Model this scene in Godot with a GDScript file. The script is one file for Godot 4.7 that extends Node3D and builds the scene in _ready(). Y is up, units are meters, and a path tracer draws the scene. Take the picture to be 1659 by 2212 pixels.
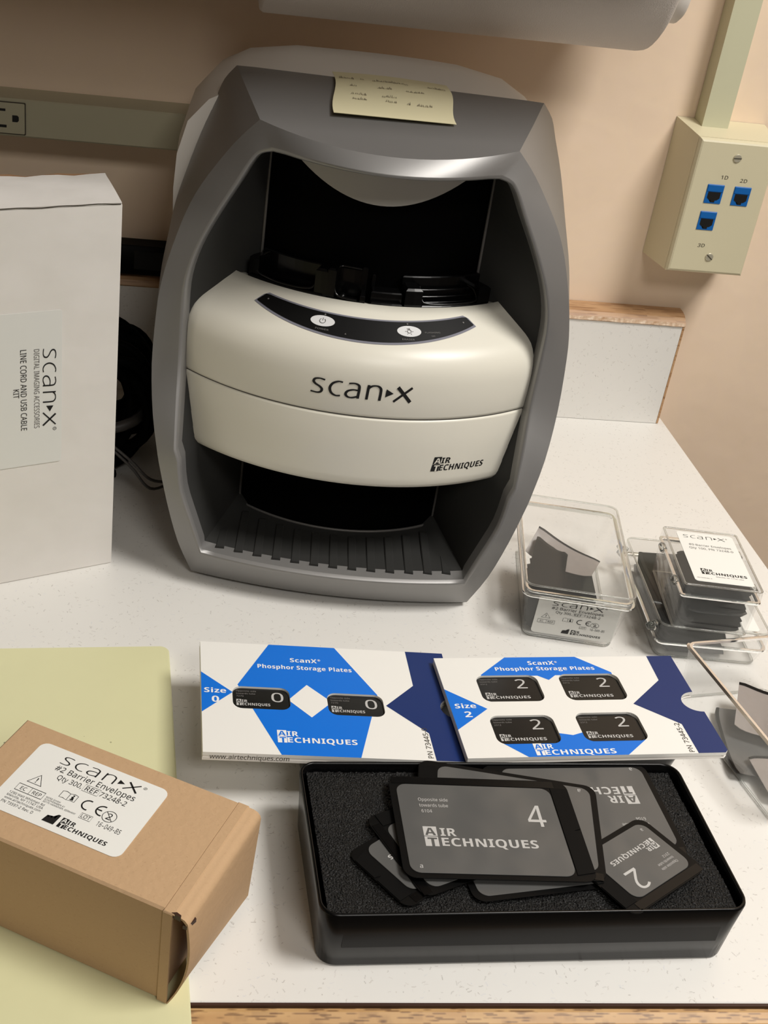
extends Node3D
# Counter top is y = 0, the back wall is z = 0, metres.

# ------------------------------------------------------------------ mesh building
class G extends RefCounted:
	var st := SurfaceTool.new()
	func _init():
		st.begin(Mesh.PRIMITIVE_TRIANGLES)
	func tri(a: Vector3, b: Vector3, c: Vector3, sg := -1):
		st.set_smooth_group(sg)
		st.add_vertex(a); st.add_vertex(c); st.add_vertex(b)
	func trin(a: Vector3, b: Vector3, c: Vector3, n: Vector3, sg := -1):
		if (b - a).cross(c - a).dot(n) < 0.0: tri(a, c, b, sg)
		else: tri(a, b, c, sg)
	func quad(a, b, c, d, sg := -1):
		tri(a, b, c, sg); tri(a, c, d, sg)
	func loft(loops: Array, closed := true, sg := 1, sgs := []):
		for k in loops.size() - 1:
			var A = loops[k]; var B = loops[k + 1]
			var n: int = A.size()
			for i in (n if closed else n - 1):
				var j := (i + 1) % n
				quad(A[i], A[j], B[j], B[i], sgs[i] if sgs else sg)
	func flat(poly: PackedVector2Array, f: Callable, n: Vector3):   # triangulated, f maps Vector2 -> Vector3
		var ids := Geometry2D.triangulate_polygon(poly)
		for i in range(0, ids.size(), 3):
			trin(f.call(poly[ids[i]]), f.call(poly[ids[i + 1]]), f.call(poly[ids[i + 2]]), n)
	func prism(poly: PackedVector2Array, y0: float, y1: float, bev := 0.0, sg := 1, xf := Transform3D.IDENTITY):
		var p := poly.duplicate()
		if Geometry2D.is_polygon_clockwise(p) == false: p.reverse()
		# make it run anticlockwise seen from above (x right, z towards the viewer)
		var area := 0.0
		for i in p.size():
			var u := p[i]; var v := p[(i + 1) % p.size()]
			area += u.x * v.y - u.y * v.x
		if area > 0.0: p.reverse()
		var q := inset(p, bev) if bev > 0.0 else p
		var up := func(a: PackedVector2Array, y: float): 
			var r := []
			for v in a:
				var w := Vector3(v.x, y, v.y)
				r.append(xf * w)
			return r
		if bev > 0.0:
			loft([up.call(q, y0), up.call(p, y0 + bev), up.call(p, y1 - bev), up.call(q, y1)], true, sg)
		else:
			loft([up.call(p, y0), up.call(p, y1)], true, sg)
		var ids := Geometry2D.triangulate_polygon(q)
		for y in [y0, y1]:
			var w: Array = up.call(q, y)
			var nn: Vector3 = xf.basis * (Vector3.UP if y == y1 else Vector3.DOWN)
			for i in range(0, ids.size(), 3):
				trin(w[ids[i]], w[ids[i + 1]], w[ids[i + 2]], nn)
	static func inset(p: PackedVector2Array, d: float) -> PackedVector2Array:   # p runs with negative area in (x, z)
		var r := PackedVector2Array()
		var n := p.size()
		for i in n:
			var e1 := (p[i] - p[(i + n - 1) % n]).normalized()
			var e2 := (p[(i + 1) % n] - p[i]).normalized()
			var n1 := Vector2(e1.y, -e1.x); var n2 := Vector2(e2.y, -e2.x)   # inwards
			var m := (n1 + n2) / maxf(0.35, 1.0 + n1.dot(n2))
			r.append(p[i] + m * d)
		return r
	func box(a: Vector3, b: Vector3, bev := 0.0, xf := Transform3D.IDENTITY):
		prism(PackedVector2Array([Vector2(a.x, a.z), Vector2(b.x, a.z), Vector2(b.x, b.z), Vector2(a.x, b.z)]), a.y, b.y, bev, -1, xf)
	func tube(pts: Array, r: float, sides := 8, closed := false, ends := true):
		var loops := []
		var n := pts.size()
		var up := Vector3(0.31, 0.87, 0.22)
		for i in n:
			var t: Vector3
			if closed: t = (pts[(i + 1) % n] - pts[(i + n - 1) % n]).normalized()
			else: t = (pts[mini(i + 1, n - 1)] - pts[maxi(i - 1, 0)]).normalized()
			up = (up - t * up.dot(t)).normalized()
			var s := t.cross(up)
			var l := []
			for k in sides:
				var a := TAU * k / sides
				l.append(pts[i] + (up * cos(a) + s * sin(a)) * r)
			loops.append(l)
		if closed: loops.append(loops[0])
		loft(loops, true, 1)
		if not closed and ends:
			for e in [0, n - 1]:
				for k in sides: tri(pts[e], loops[e][k], loops[e][(k + 1) % sides])
	func cyl(c: Vector3, axis: Vector3, r: float, h: float, sides := 24, bev := 0.0):
		var b := Basis(Quaternion(Vector3.UP, axis.normalized()))
		var p := PackedVector2Array()
		for k in sides: p.append(Vector2(cos(TAU * k / sides), sin(TAU * k / sides)) * r)
		prism(p, 0.0, h, bev, 1, Transform3D(b, c))
	func grid(rows: Array, sg := 1):
		loft(rows, false, sg)
	func done() -> ArrayMesh:
		st.generate_normals()
		return st.commit()

var S := {}
var taken := {}
var sans: SystemFont
var bold: SystemFont
var mono: SystemFont

func rrect(w: float, h: float, r: float, seg := 5, c := Vector2.ZERO) -> PackedVector2Array:
	var p := PackedVector2Array()
	for q in 4:
		var o := c + Vector2([1, -1, -1, 1][q] * (w / 2 - r), [1, 1, -1, -1][q] * (h / 2 - r))
		for i in seg + 1:
			var a := PI / 2 * (q + float(i) / seg)
			p.append(o + Vector2(cos(a), sin(a)) * r)
	return p

func spline(pts: Array, n: int) -> Array:
	var r := []
	for i in pts.size() - 1:
		var a = pts[maxi(i - 1, 0)]; var b = pts[i]; var c = pts[i + 1]; var d = pts[mini(i + 2, pts.size() - 1)]
		for k in n:
			var t := float(k) / n
			r.append(b.cubic_interpolate(c, a, d, t))
	r.append(pts[-1])
	return r

# ------------------------------------------------------------------ naming
func numbered(called: String) -> String:
	var k: int = taken.get(called, 0)
	taken[called] = k + 1
	return called if k == 0 else "%s_%03d" % [called, k]

func tag(o: Node3D, label: String, category := "", group := "", kind := ""):
	o.set_meta("label", label)
	if category: o.set_meta("category", category)
	if group: o.set_meta("group", group)
	if kind: o.set_meta("kind", kind)
	return o

func thing(called: String, label: String, category: String, at := Vector3.ZERO, turn := 0.0, group := "") -> Node3D:
	var o := Node3D.new()
	o.name = numbered(called)
	add_child(o, true)
	o.position = at
	o.rotation_degrees.y = turn
	tag(o, label, category, group)
	return o

func obj(called: String, g, mat: Material, parent: Node = null, stuff := false) -> MeshInstance3D:
	var o := MeshInstance3D.new()
	o.mesh = g.done() if g is G else g
	o.material_override = mat
	o.cast_shadow = GeometryInstance3D.SHADOW_CASTING_SETTING_ON
	if parent == null:
		o.name = numbered(called)
		add_child(o, true)
	else:
		var k: int = parent.get_meta("n_" + called, 0) if parent.has_meta("n_" + called) else 0
		parent.set_meta("n_" + called, k + 1)
		o.name = called if k == 0 else "%s_%03d" % [called, k]
		parent.add_child(o, true)
	if stuff: o.set_meta("kind", "stuff")
	return o

func struct(called: String, g, mat: Material, parent: Node = null) -> MeshInstance3D:
	var o := obj(called, g, mat, parent)
	if parent == null: o.set_meta("kind", "structure")
	return o

# ------------------------------------------------------------------ lettering
var glyphs := {}
func glyph_arrays(s: String, font: Font) -> Array:
	var key := "%d|%s" % [font.get_instance_id(), s]
	if not glyphs.has(key):
		var tm := TextMesh.new()
		tm.text = s; tm.font = font; tm.font_size = 96; tm.pixel_size = 1.0 / 96; tm.depth = 0.0; tm.curve_step = 6.0
		var a := tm.get_mesh_arrays()
		glyphs[key] = [a[Mesh.ARRAY_VERTEX], a[Mesh.ARRAY_INDEX]]
	return glyphs[key]

# f maps Vector2 (x along the line, y up) -> Vector3; cap = height of capitals
func text(g: G, s: String, font: Font, f: Callable, x: float, y: float, cap: float, width := 0.0, align := 0, slant := 0.0):
	var a := glyph_arrays(s, font)
	var v: PackedVector3Array = a[0]
	var ids = a[1]
	if v.is_empty(): return
	var base := 1e9
	for p in glyph_arrays("H", font)[0]: base = minf(base, p.y)
	var lo := 1e9; var hi := -1e9
	for p in v:
		lo = minf(lo, p.x); hi = maxf(hi, p.x)
	var k := cap / 0.714
	var kx := k if width <= 0.0 else width / (hi - lo)
	var off: float = [0.0, -0.5, -1.0][align] * (hi - lo) * kx
	var w := []
	for p in v:
		var yy := (p.y - base) * k
		w.append(f.call(Vector2(x + off + (p.x - lo) * kx + yy * slant, y + yy)))
	var up: Vector3 = (f.call(Vector2(x + 0.001, y)) - f.call(Vector2(x, y))).cross(f.call(Vector2(x, y + 0.001)) - f.call(Vector2(x, y)))
	var n: int = ids.size() if ids else w.size()
	for i in range(0, n, 3):
		if ids: g.trin(w[ids[i]], w[ids[i + 1]], w[ids[i + 2]], up)
		else: g.trin(w[i], w[i + 1], w[i + 2], up)

func stroke(g: G, pts: Array, f: Callable, thick: float, thin := -1.0, close := false):
	if thin < 0.0: thin = thick
	var n := pts.size()
	var L := []; var R := []
	for i in n:
		var t: Vector2 = (pts[mini(i + 1, n - 1)] - pts[maxi(i - 1, 0)]) if not close else (pts[(i + 1) % n] - pts[(i + n - 1) % n])
		t = t.normalized()
		var w: float = lerpf(thin, thick, absf(t.y)) / 2
		var m := Vector2(-t.y, t.x) * w
		L.append(f.call(pts[i] + m)); R.append(f.call(pts[i] - m))
	for i in (n if close else n - 1):
		var j := (i + 1) % n
		g.quad(R[i], R[j], L[j], L[i])

func area(g: G, pts: Array, f: Callable):
	var up: Vector3 = (f.call(pts[0] + Vector2(0.001, 0)) - f.call(pts[0])).cross(f.call(pts[0] + Vector2(0, 0.001)) - f.call(pts[0]))
	g.flat(PackedVector2Array(pts), f, up)

func circle2(c: Vector2, rx: float, ry: float, n := 24, a0 := 0.0, a1 := TAU) -> Array:
	var r := []
	for i in (n if absf(a1 - a0) > 6.28 else n + 1):
		var a := a0 + (a1 - a0) * i / n
		r.append(c + Vector2(cos(a) * rx, sin(a) * ry))
	return r

func V(a: float, b: float) -> Vector2: return Vector2(a, b)

# the thin wide wordmark of the maker's boxes; h = height of a small letter, w = total width
func wordmark(g: G, f: Callable, x: float, y: float, h: float, w: float, reg := true, weight := 1.0):
	var kx := w / 6.95
	var F := func(p: Vector2): return f.call(Vector2(x + (p.x + 0.06 * p.y) * kx, y + p.y * h))
	var K := 0.13 * weight; var T := 0.065 * weight
	stroke(g, spline([V(.86, .95), V(.5, 1.0), V(.18, .93), V(.1, .76), V(.25, .6), V(.55, .47), V(.74, .31), V(.7, .12), V(.45, .03), V(0, .06)], 4), F, K, T)
	stroke(g, spline([V(2.08, .97), V(1.78, .99), V(1.42, .82), V(1.27, .5), V(1.4, .18), V(1.72, .02), V(2.05, .05)], 4), F, K, T)
	stroke(g, spline([V(2.5, .95), V(2.9, 1.0), V(3.2, .88), V(3.26, .6), V(3.26, .3), V(3.26, 0)], 4), F, K, T)
	stroke(g, spline([V(3.24, .54), V(2.85, .56), V(2.5, .43), V(2.4, .22), V(2.55, .05), V(2.85, .02), V(3.24, .14)], 4), F, K, T)
	stroke(g, [V(3.86, 0), V(3.86, 1)], F, K, T)
	stroke(g, spline([V(3.88, .78), V(4.1, .95), V(4.45, .98), V(4.7, .82), V(4.75, .5), V(4.75, .2), V(4.75, 0)], 4), F, K, T)
	area(g, [V(5.1, .26), V(5.64, .54), V(5.1, .82)], F)
	stroke(g, [V(5.86, 1), V(6.9, 0)], F, K * 1.5, T)
	stroke(g, [V(6.86, 1), V(5.72, 0)], F, K * 1.1, T)
	if reg:
		var c := V(7.25, .92)
		stroke(g, circle2(c, .13, .13, 14), F, .035, .035, true)
		text(g, "R", sans, F, c.x, c.y - .06, .12, .1, 1)

# the two-line company mark: A and T reversed out of blocks; H = full height
func company(ink: G, knock: G, f: Callable, f2: Callable, x: float, y: float, H: float, W: float, gap := 0.06, slant := 0.06):
	var B := H * 0.52
	var q := func(x0: float, y0: float, x1: float, y1: float):
		return [V(x0 + (y0 - y) * slant, y0), V(x1 + (y0 - y) * slant, y0), V(x1 + (y1 - y) * slant, y1), V(x0 + (y1 - y) * slant, y1)]
	area(ink, q.call(x, y + H * .515, x + B, y + H), f)
	area(ink, q.call(x, y, x + B, y + H * .485), f)
	text(knock, "A", bold, f2, x + B * .5 + H * .72 * slant, y + H * .55, H * .37, B * .8, 1, slant)
	text(knock, "T", bold, f2, x + B * .56 + H * .25 * slant, y + H * .0, H * .43, B * .7, 1, slant)
	text(ink, "IR", bold, f, x + B + H * gap + H * .54 * slant, y + H * .535, H * .40, H * .62, 0, slant)
	text(ink, "ECHNIQUES", bold, f, x + B + H * gap, y + H * .03, H * .41, W - B - H * gap, 0, slant)

func on_top(y: float) -> Callable:      # label plane lying flat: x right, v up = -z
	return func(p: Vector2): return Vector3(p.x, y, -p.y)
func on_face(z: float) -> Callable:
	return func(p: Vector2): return Vector3(p.x, p.y, z)

# ------------------------------------------------------------------ materials
func mat(c: Color, rough := 0.6, metal := 0.0, extra := {}) -> StandardMaterial3D:
	var m := StandardMaterial3D.new()
	m.albedo_color = c
	m.roughness = rough
	m.metallic = metal
	m.cull_mode = BaseMaterial3D.CULL_DISABLED
	for k in extra: m.set(k, extra[k])
	return m

func noise_tex(freq: float, size := 256, normal := false, strength := 4.0, sd := 1, oct := 3) -> NoiseTexture2D:
	var n := FastNoiseLite.new()
	n.seed = sd; n.frequency = freq; n.fractal_octaves = oct
	n.noise_type = FastNoiseLite.TYPE_SIMPLEX_SMOOTH
	var t := NoiseTexture2D.new()
	t.width = size; t.height = size; t.seamless = true; t.noise = n
	if normal:
		t.as_normal_map = true
		t.bump_strength = strength
	return t

func tri_tex(m: StandardMaterial3D, metres: float, tex = null, normal = null, nscale := 1.0, world := true):
	m.uv1_triplanar = true
	m.uv1_world_triplanar = world
	m.uv1_scale = Vector3.ONE / metres
	if tex: m.albedo_texture = tex
	if normal:
		m.normal_enabled = true; m.normal_texture = normal; m.normal_scale = nscale
	return m

func ramp_noise(freq: float, a: Color, b: Color, size := 256, sd := 3, oct := 4) -> NoiseTexture2D:
	var t := noise_tex(freq, size, false, 1, sd, oct)
	var gr := Gradient.new()
	gr.set_color(0, a); gr.set_color(1, b)
	t.color_ramp = gr
	return t

func speck_tex(base: Color, size: int, count: int, cols: Array, lmin: int, lmax: int, sd: int, round_ := false) -> ImageTexture:
	var im := Image.create(size, size, false, Image.FORMAT_RGB8)
	im.fill(base)
	var r := RandomNumberGenerator.new()
	r.seed = sd
	for i in count:
		var x := r.randf() * size; var y := r.randf() * size
		var a := r.randf() * TAU
		var l := r.randi_range(lmin, lmax)
		var c: Color = cols[r.randi() % cols.size()]
		var mixk := r.randf_range(0.35, 1.0)
		var bend := r.randf_range(-0.25, 0.25)
		if round_:
			for dy in range(-l, l + 1):
				for dx in range(-l, l + 1):
					if dx * dx + dy * dy <= l * l:
						im.set_pixel(posmod(int(x) + dx, size), posmod(int(y) + dy, size), base.lerp(c, mixk))
		else:
			for k in l:
				var px := posmod(int(x), size); var py := posmod(int(y), size)
				im.set_pixel(px, py, base.lerp(c, mixk))
				x += cos(a); y += sin(a); a += bend
	return ImageTexture.create_from_image(im)

func grain_tex(a: Color, b: Color, dark: Color, w: int, h: int, sd: int) -> ImageTexture:   # wood, grain along x
	var n := FastNoiseLite.new(); n.seed = sd; n.frequency = 0.02; n.fractal_octaves = 3
	var n2 := FastNoiseLite.new(); n2.seed = sd + 5; n2.frequency = 0.11; n2.fractal_octaves = 2
	var im := Image.create(w, h, false, Image.FORMAT_RGB8)
	for y in h:
		for x in w:
			var u := float(x)
			var e: float = n.get_noise_2d(u * 0.25, y * 2.6) * 0.5 + 0.5
			var c := a.lerp(b, clampf(e * 1.4 - 0.2, 0, 1))
			var s: float = n2.get_noise_2d(u * 0.14, y * 4.0)
			if s > 0.22: c = c.lerp(dark, clampf((s - 0.22) * 5.0, 0, 0.85))
			im.set_pixel(x, y, c)
	return ImageTexture.create_from_image(im)

func materials():
	var fine := noise_tex(0.25, 256, true, 2.0, 4, 2)
	var soft := noise_tex(0.03, 256, true, 3.0, 9, 4)
	S.wall = tri_tex(mat(Color(1, 1, 1), 0.75), 0.35, ramp_noise(0.012, Color(0.925, 0.835, 0.735), Color(0.94, 0.85, 0.75)), noise_tex(0.04, 256, true, 2.5, 12, 4), 0.07)
	S.white_wall = mat(Color(0.45, 0.43, 0.40), 0.8)
	S.side_wall = mat(Color(0.50, 0.45, 0.39), 0.8)
	S.ceiling = mat(Color(0.75, 0.74, 0.71), 0.85)
	S.floor = tri_tex(mat(Color(1, 1, 1), 0.5), 0.6, ramp_noise(0.03, Color(0.34, 0.31, 0.28), Color(0.40, 0.37, 0.33)))
	S.laminate = tri_tex(mat(Color(1, 1, 1), 0.42), 0.40, speck_tex(Color(0.895, 0.89, 0.87), 1024, 5200, [Color(0.78, 0.76, 0.73), Color(0.74, 0.73, 0.71), Color(0.83, 0.81, 0.79), Color(0.70, 0.68, 0.66), Color(0.84, 0.84, 0.85)], 2, 7, 21), soft, 0.05)
	S.oak = tri_tex(mat(Color(1, 1, 1), 0.45), 0.16, grain_tex(Color(0.79, 0.64, 0.43), Color(0.70, 0.53, 0.33), Color(0.40, 0.27, 0.14), 512, 256, 5))
	S.oak_cap = tri_tex(mat(Color(1, 1, 1), 0.4), 0.22, grain_tex(Color(0.76, 0.62, 0.47), Color(0.70, 0.54, 0.39), Color(0.55, 0.40, 0.27), 256, 256, 8))
	S.worn = tri_tex(mat(Color(1, 1, 1), 0.45), 0.05, ramp_noise(0.03, Color(0.66, 0.50, 0.36), Color(1.0, 0.95, 0.88), 256, 31))
	S.edge_dark = mat(Color(0.22, 0.12, 0.07), 0.5)
	S.cabinet = mat(Color(0.58, 0.49, 0.39), 0.5)
	S.ivory = tri_tex(mat(Color(0.83, 0.80, 0.68), 0.38), 0.02, null, fine, 0.08)
	S.raceway = mat(Color(0.79, 0.785, 0.67), 0.4)
	S.raceway_grey = mat(Color(0.70, 0.68, 0.58), 0.45)
	S.black_ink = mat(Color(0.035, 0.03, 0.03), 0.55)
	S.soft_ink = mat(Color(0.26, 0.24, 0.20), 0.7)
	S.grey_ink = mat(Color(0.42, 0.41, 0.40), 0.6)
	S.white_ink = mat(Color(0.93, 0.93, 0.93), 0.5)
	S.plate_ink = mat(Color(0.74, 0.735, 0.725), 0.5)
	S.dim_ink = mat(Color(0.45, 0.44, 0.43), 0.5)
	S.pencil = mat(Color(0.56, 0.53, 0.45), 0.7)
	S.jack_blue = mat(Color(0.06, 0.38, 0.68), 0.4)
	S.hole = mat(Color(0.01, 0.012, 0.015), 0.6)
	S.metal = mat(Color(0.80, 0.78, 0.70), 0.35, 0.5)
	S.silver = tri_tex(mat(Color(0.58, 0.575, 0.57), 0.47, 0.6), 0.012, null, noise_tex(0.35, 256, true, 2.0, 17, 1), 0.16, false)
	S.liner = tri_tex(mat(Color(0.21, 0.21, 0.205), 0.5, 0.0, {"metallic_specular": 0.3}), 0.01, null, fine, 0.12, false)
	S.drum = mat(Color(0.02, 0.02, 0.02), 0.6, 0.0, {"metallic_specular": 0.12})
	S.shroud = mat(Color(0.78, 0.77, 0.75), 0.5, 0.1)
	S.bead = mat(Color(0.42, 0.41, 0.40), 0.5, 0.3)
	S.white_plastic = mat(Color(0.90, 0.885, 0.83), 0.38)
	S.white_plastic.clearcoat_enabled = true; S.white_plastic.clearcoat = 0.15; S.white_plastic.clearcoat_roughness = 0.3
	S.housing = mat(Color(0.92, 0.90, 0.87), 0.5)
	S.black_gloss = mat(Color(0.028, 0.028, 0.03), 0.24, 0.0, {"metallic_specular": 0.36})
	S.black_shine = mat(Color(0.05, 0.05, 0.052), 0.18)
	S.black_matte = mat(Color(0.03, 0.03, 0.03), 0.55, 0.0, {"metallic_specular": 0.25})
	S.rubber = mat(Color(0.03, 0.03, 0.03), 0.8)
	S.membrane = mat(Color(0.02, 0.02, 0.022), 0.4)
	S.membrane_rim = mat(Color(0.50, 0.50, 0.54), 0.4)
	S.button = mat(Color(0.88, 0.88, 0.88), 0.4)
	S.note = mat(Color(0.90, 0.87, 0.72), 0.8)
	S.paper = tri_tex(mat(Color(0.90, 0.87, 0.84), 0.95), 0.03, null, noise_tex(0.09, 256, true, 6.0, 41, 3), 0.5)
	S.card_white = mat(Color(0.90, 0.885, 0.86), 0.65)
	S.box_white = tri_tex(mat(Color(1, 1, 1), 0.7), 0.3, ramp_noise(0.02, Color(0.86, 0.845, 0.82), Color(0.90, 0.885, 0.865)), soft, 0.12)
	S.label_white = mat(Color(0.93, 0.93, 0.91), 0.45)
	S.label_grey = mat(Color(0.87, 0.87, 0.85), 0.4)
	S.torn = mat(Color(0.55, 0.42, 0.30), 0.9)
	S.kraft = tri_tex(mat(Color(1, 1, 1), 0.8), 0.09, speck_tex(Color(0.755, 0.625, 0.48), 512, 1500, [Color(0.70, 0.57, 0.43), Color(0.80, 0.68, 0.54), Color(0.66, 0.53, 0.39)], 2, 6, 55), noise_tex(0.06, 256, true, 3.0, 61, 4), 0.2)
	S.board = tri_tex(mat(Color(1, 1, 1), 0.4), 0.42, speck_tex(Color(0.87, 0.86, 0.69), 1024, 95, [Color(0.10, 0.10, 0.06), Color(0.30, 0.29, 0.18), Color(0.42, 0.40, 0.27)], 0, 2, 71, true), soft, 0.10)
	S.card_front = mat(Color(0.93, 0.925, 0.905), 0.4)
	S.print_blue = mat(Color(0.0, 0.44, 0.86), 0.4)
	S.print_navy = mat(Color(0.05, 0.165, 0.40), 0.4)
	S.insert_dark = mat(Color(0.20, 0.185, 0.165), 0.8)
	S.foam = tri_tex(mat(Color(0.035, 0.035, 0.034), 0.5), 0.09, speck_tex(Color(0.055, 0.055, 0.055), 512, 4200, [Color(0.60, 0.60, 0.59), Color(0.01, 0.01, 0.01), Color(0.01, 0.01, 0.01), Color(0.01, 0.01, 0.01), Color(0.30, 0.30, 0.30)], 1, 3, 81), noise_tex(0.12, 512, true, 14.0, 82, 3), 1.0)
	S.foam.albedo_color = Color(1, 1, 1)
	S.env_black = mat(Color(0.030, 0.030, 0.030), 0.42, 0.0, {"metallic_specular": 0.28})
	S.env_dark = mat(Color(0.045, 0.038, 0.030), 0.6, 0.0, {"metallic_specular": 0.15})
	S.env_film = tri_tex(mat(Color(0.345, 0.345, 0.34), 0.32), 0.16, null, noise_tex(0.014, 256, true, 8.0, 91, 2), 0.30)
	S.env_pale = tri_tex(mat(Color(0.56, 0.53, 0.51), 0.4), 0.07, null, noise_tex(0.012, 256, true, 9.0, 92, 3), 0.3)
	S.plate = mat(Color(0.045, 0.045, 0.045), 0.25)
	S.clear = mat(Color(0.93, 0.94, 0.93, 0.06), 0.04, 0.0, {"metallic_specular": 0.38, "transparency": BaseMaterial3D.TRANSPARENCY_ALPHA})
	S.clear_rim = mat(Color(0.93, 0.94, 0.93, 0.04), 0.05, 0.0, {"refraction_enabled": true, "refraction_scale": 0.05})
	S.cable = mat(Color(0.012, 0.012, 0.012), 0.6, 0.0, {"metallic_specular": 0.15})
	S.cable_grey = mat(Color(0.30, 0.29, 0.28), 0.5)
	S.lamp = mat(Color(1, 1, 1), 0.6, 0.0, {"emission_enabled": true, "emission": Color(1.0, 0.96, 0.88), "emission_energy_multiplier": 1.0})
	S.lamp_frame = mat(Color(0.85, 0.85, 0.83), 0.5)

# ------------------------------------------------------------------ the scene
func _ready():
	# camera: measured from the photograph's vanishing lines; the picture was cropped off-centre, hence the shifted lens
	var cam := Camera3D.new()
	cam.name = "camera"
	cam.projection = Camera3D.PROJECTION_FRUSTUM
	cam.near = 0.05
	cam.far = 30.0
	cam.size = 2.0 * 0.05 * 1106.0 / 2653.92
	cam.frustum_offset = Vector2(0.05 * 153.6 / 2653.92, -0.05 * 8.33 / 2653.92)
	cam.transform = Transform3D(Basis(Vector3(0.990692, 0.10931, 0.0811156), Vector3(-0.0523673, 0.856122, -0.514114), Vector3(-0.125643, 0.505081, 0.853878)), Vector3(0, 0.495783, 1.055809))
	add_child(cam)
	cam.current = true
	# surroundings and exposure
	var we := WorldEnvironment.new()
	we.name = "surroundings"
	var env := Environment.new()
	env.background_mode = Environment.BG_COLOR
	env.background_color = Color(0.02, 0.02, 0.02)
	env.tonemap_mode = Environment.TONE_MAPPER_LINEAR
	env.tonemap_exposure = 0.95
	env.sdfgi_enabled = true
	env.ssao_enabled = true
	env.ssil_enabled = true
	we.environment = env
	add_child(we)
	sans = SystemFont.new(); sans.font_names = PackedStringArray(["Droid Sans"])
	bold = SystemFont.new(); bold.font_names = PackedStringArray(["Droid Sans"]); bold.font_weight = 700
	mono = SystemFont.new(); mono.font_names = PackedStringArray(["Droid Sans Mono"])
	materials()
	# ceiling lamps
	ceiling_lamp(Vector3(0.92, 1.545, 0.86), Vector2(0.52, 0.52), 2.95, "square ceiling light panel above and to the right of the counter")
	ceiling_lamp(Vector3(0.40, 1.545, 2.05), Vector2(0.6, 0.6), 1.55, "ceiling light panel behind the camera")
	room()
	counter()
	scanner()
	white_box()
	board_and_mailer()
	cards()
	foam_tray()
	clear_boxes()
	wall_fittings()
	cables()

func ceiling_lamp(at: Vector3, size: Vector2, energy: float, label: String):
	var t := thing("ceiling_light", label, "ceiling light", at)
	var g := G.new()
	for s in [-1, 1]:
		g.box(Vector3(s * size.x / 2 - 0.015, -0.012, -size.y / 2 - 0.015), Vector3(s * size.x / 2 + 0.015, 0.004, size.y / 2 + 0.015), 0.002)
		g.box(Vector3(-size.x / 2 - 0.015, -0.012, s * size.y / 2 - 0.015), Vector3(size.x / 2 + 0.015, 0.004, s * size.y / 2 + 0.015), 0.002)
	obj("frame", g, S.lamp_frame, t)
	g = G.new()
	g.box(Vector3(-size.x / 2, -0.006, -size.y / 2), Vector3(size.x / 2, 0.0, size.y / 2))
	obj("diffuser", g, S.lamp, t)
	var l := AreaLight3D.new()
	l.name = "ceiling_panel_light"
	l.area_size = size
	l.light_color = Color(1.0, 0.985, 0.965)
	l.light_energy = energy
	l.area_range = 8.0
	l.shadow_enabled = true
	l.position = at + Vector3(0, -0.016, 0)
	l.rotation_degrees.x = -90
	add_child(l)

func room():
	var g := G.new()
	g.box(Vector3(-1.6, -0.91, -0.12), Vector3(2.3, 1.55, 0.0))
	struct("wall_back", g, S.wall)
	g = G.new(); g.box(Vector3(-1.6, -1.01, -0.12), Vector3(2.3, -0.91, 3.0)); struct("floor", g, S.floor)
	g = G.new(); g.box(Vector3(-1.6, 1.55, -0.12), Vector3(2.3, 1.65, 3.0)); struct("ceiling", g, S.ceiling)
	g = G.new(); g.box(Vector3(-1.7, -1.01, -0.12), Vector3(-1.6, 1.65, 3.0)); struct("wall_left", g, S.side_wall)
	g = G.new(); g.box(Vector3(2.3, -1.01, -0.12), Vector3(2.4, 1.65, 3.0)); struct("wall_right", g, S.side_wall)
	g = G.new(); g.box(Vector3(-1.6, -0.91, 2.9), Vector3(2.3, 1.55, 3.0)); struct("wall_front", g, S.white_wall)

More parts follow.
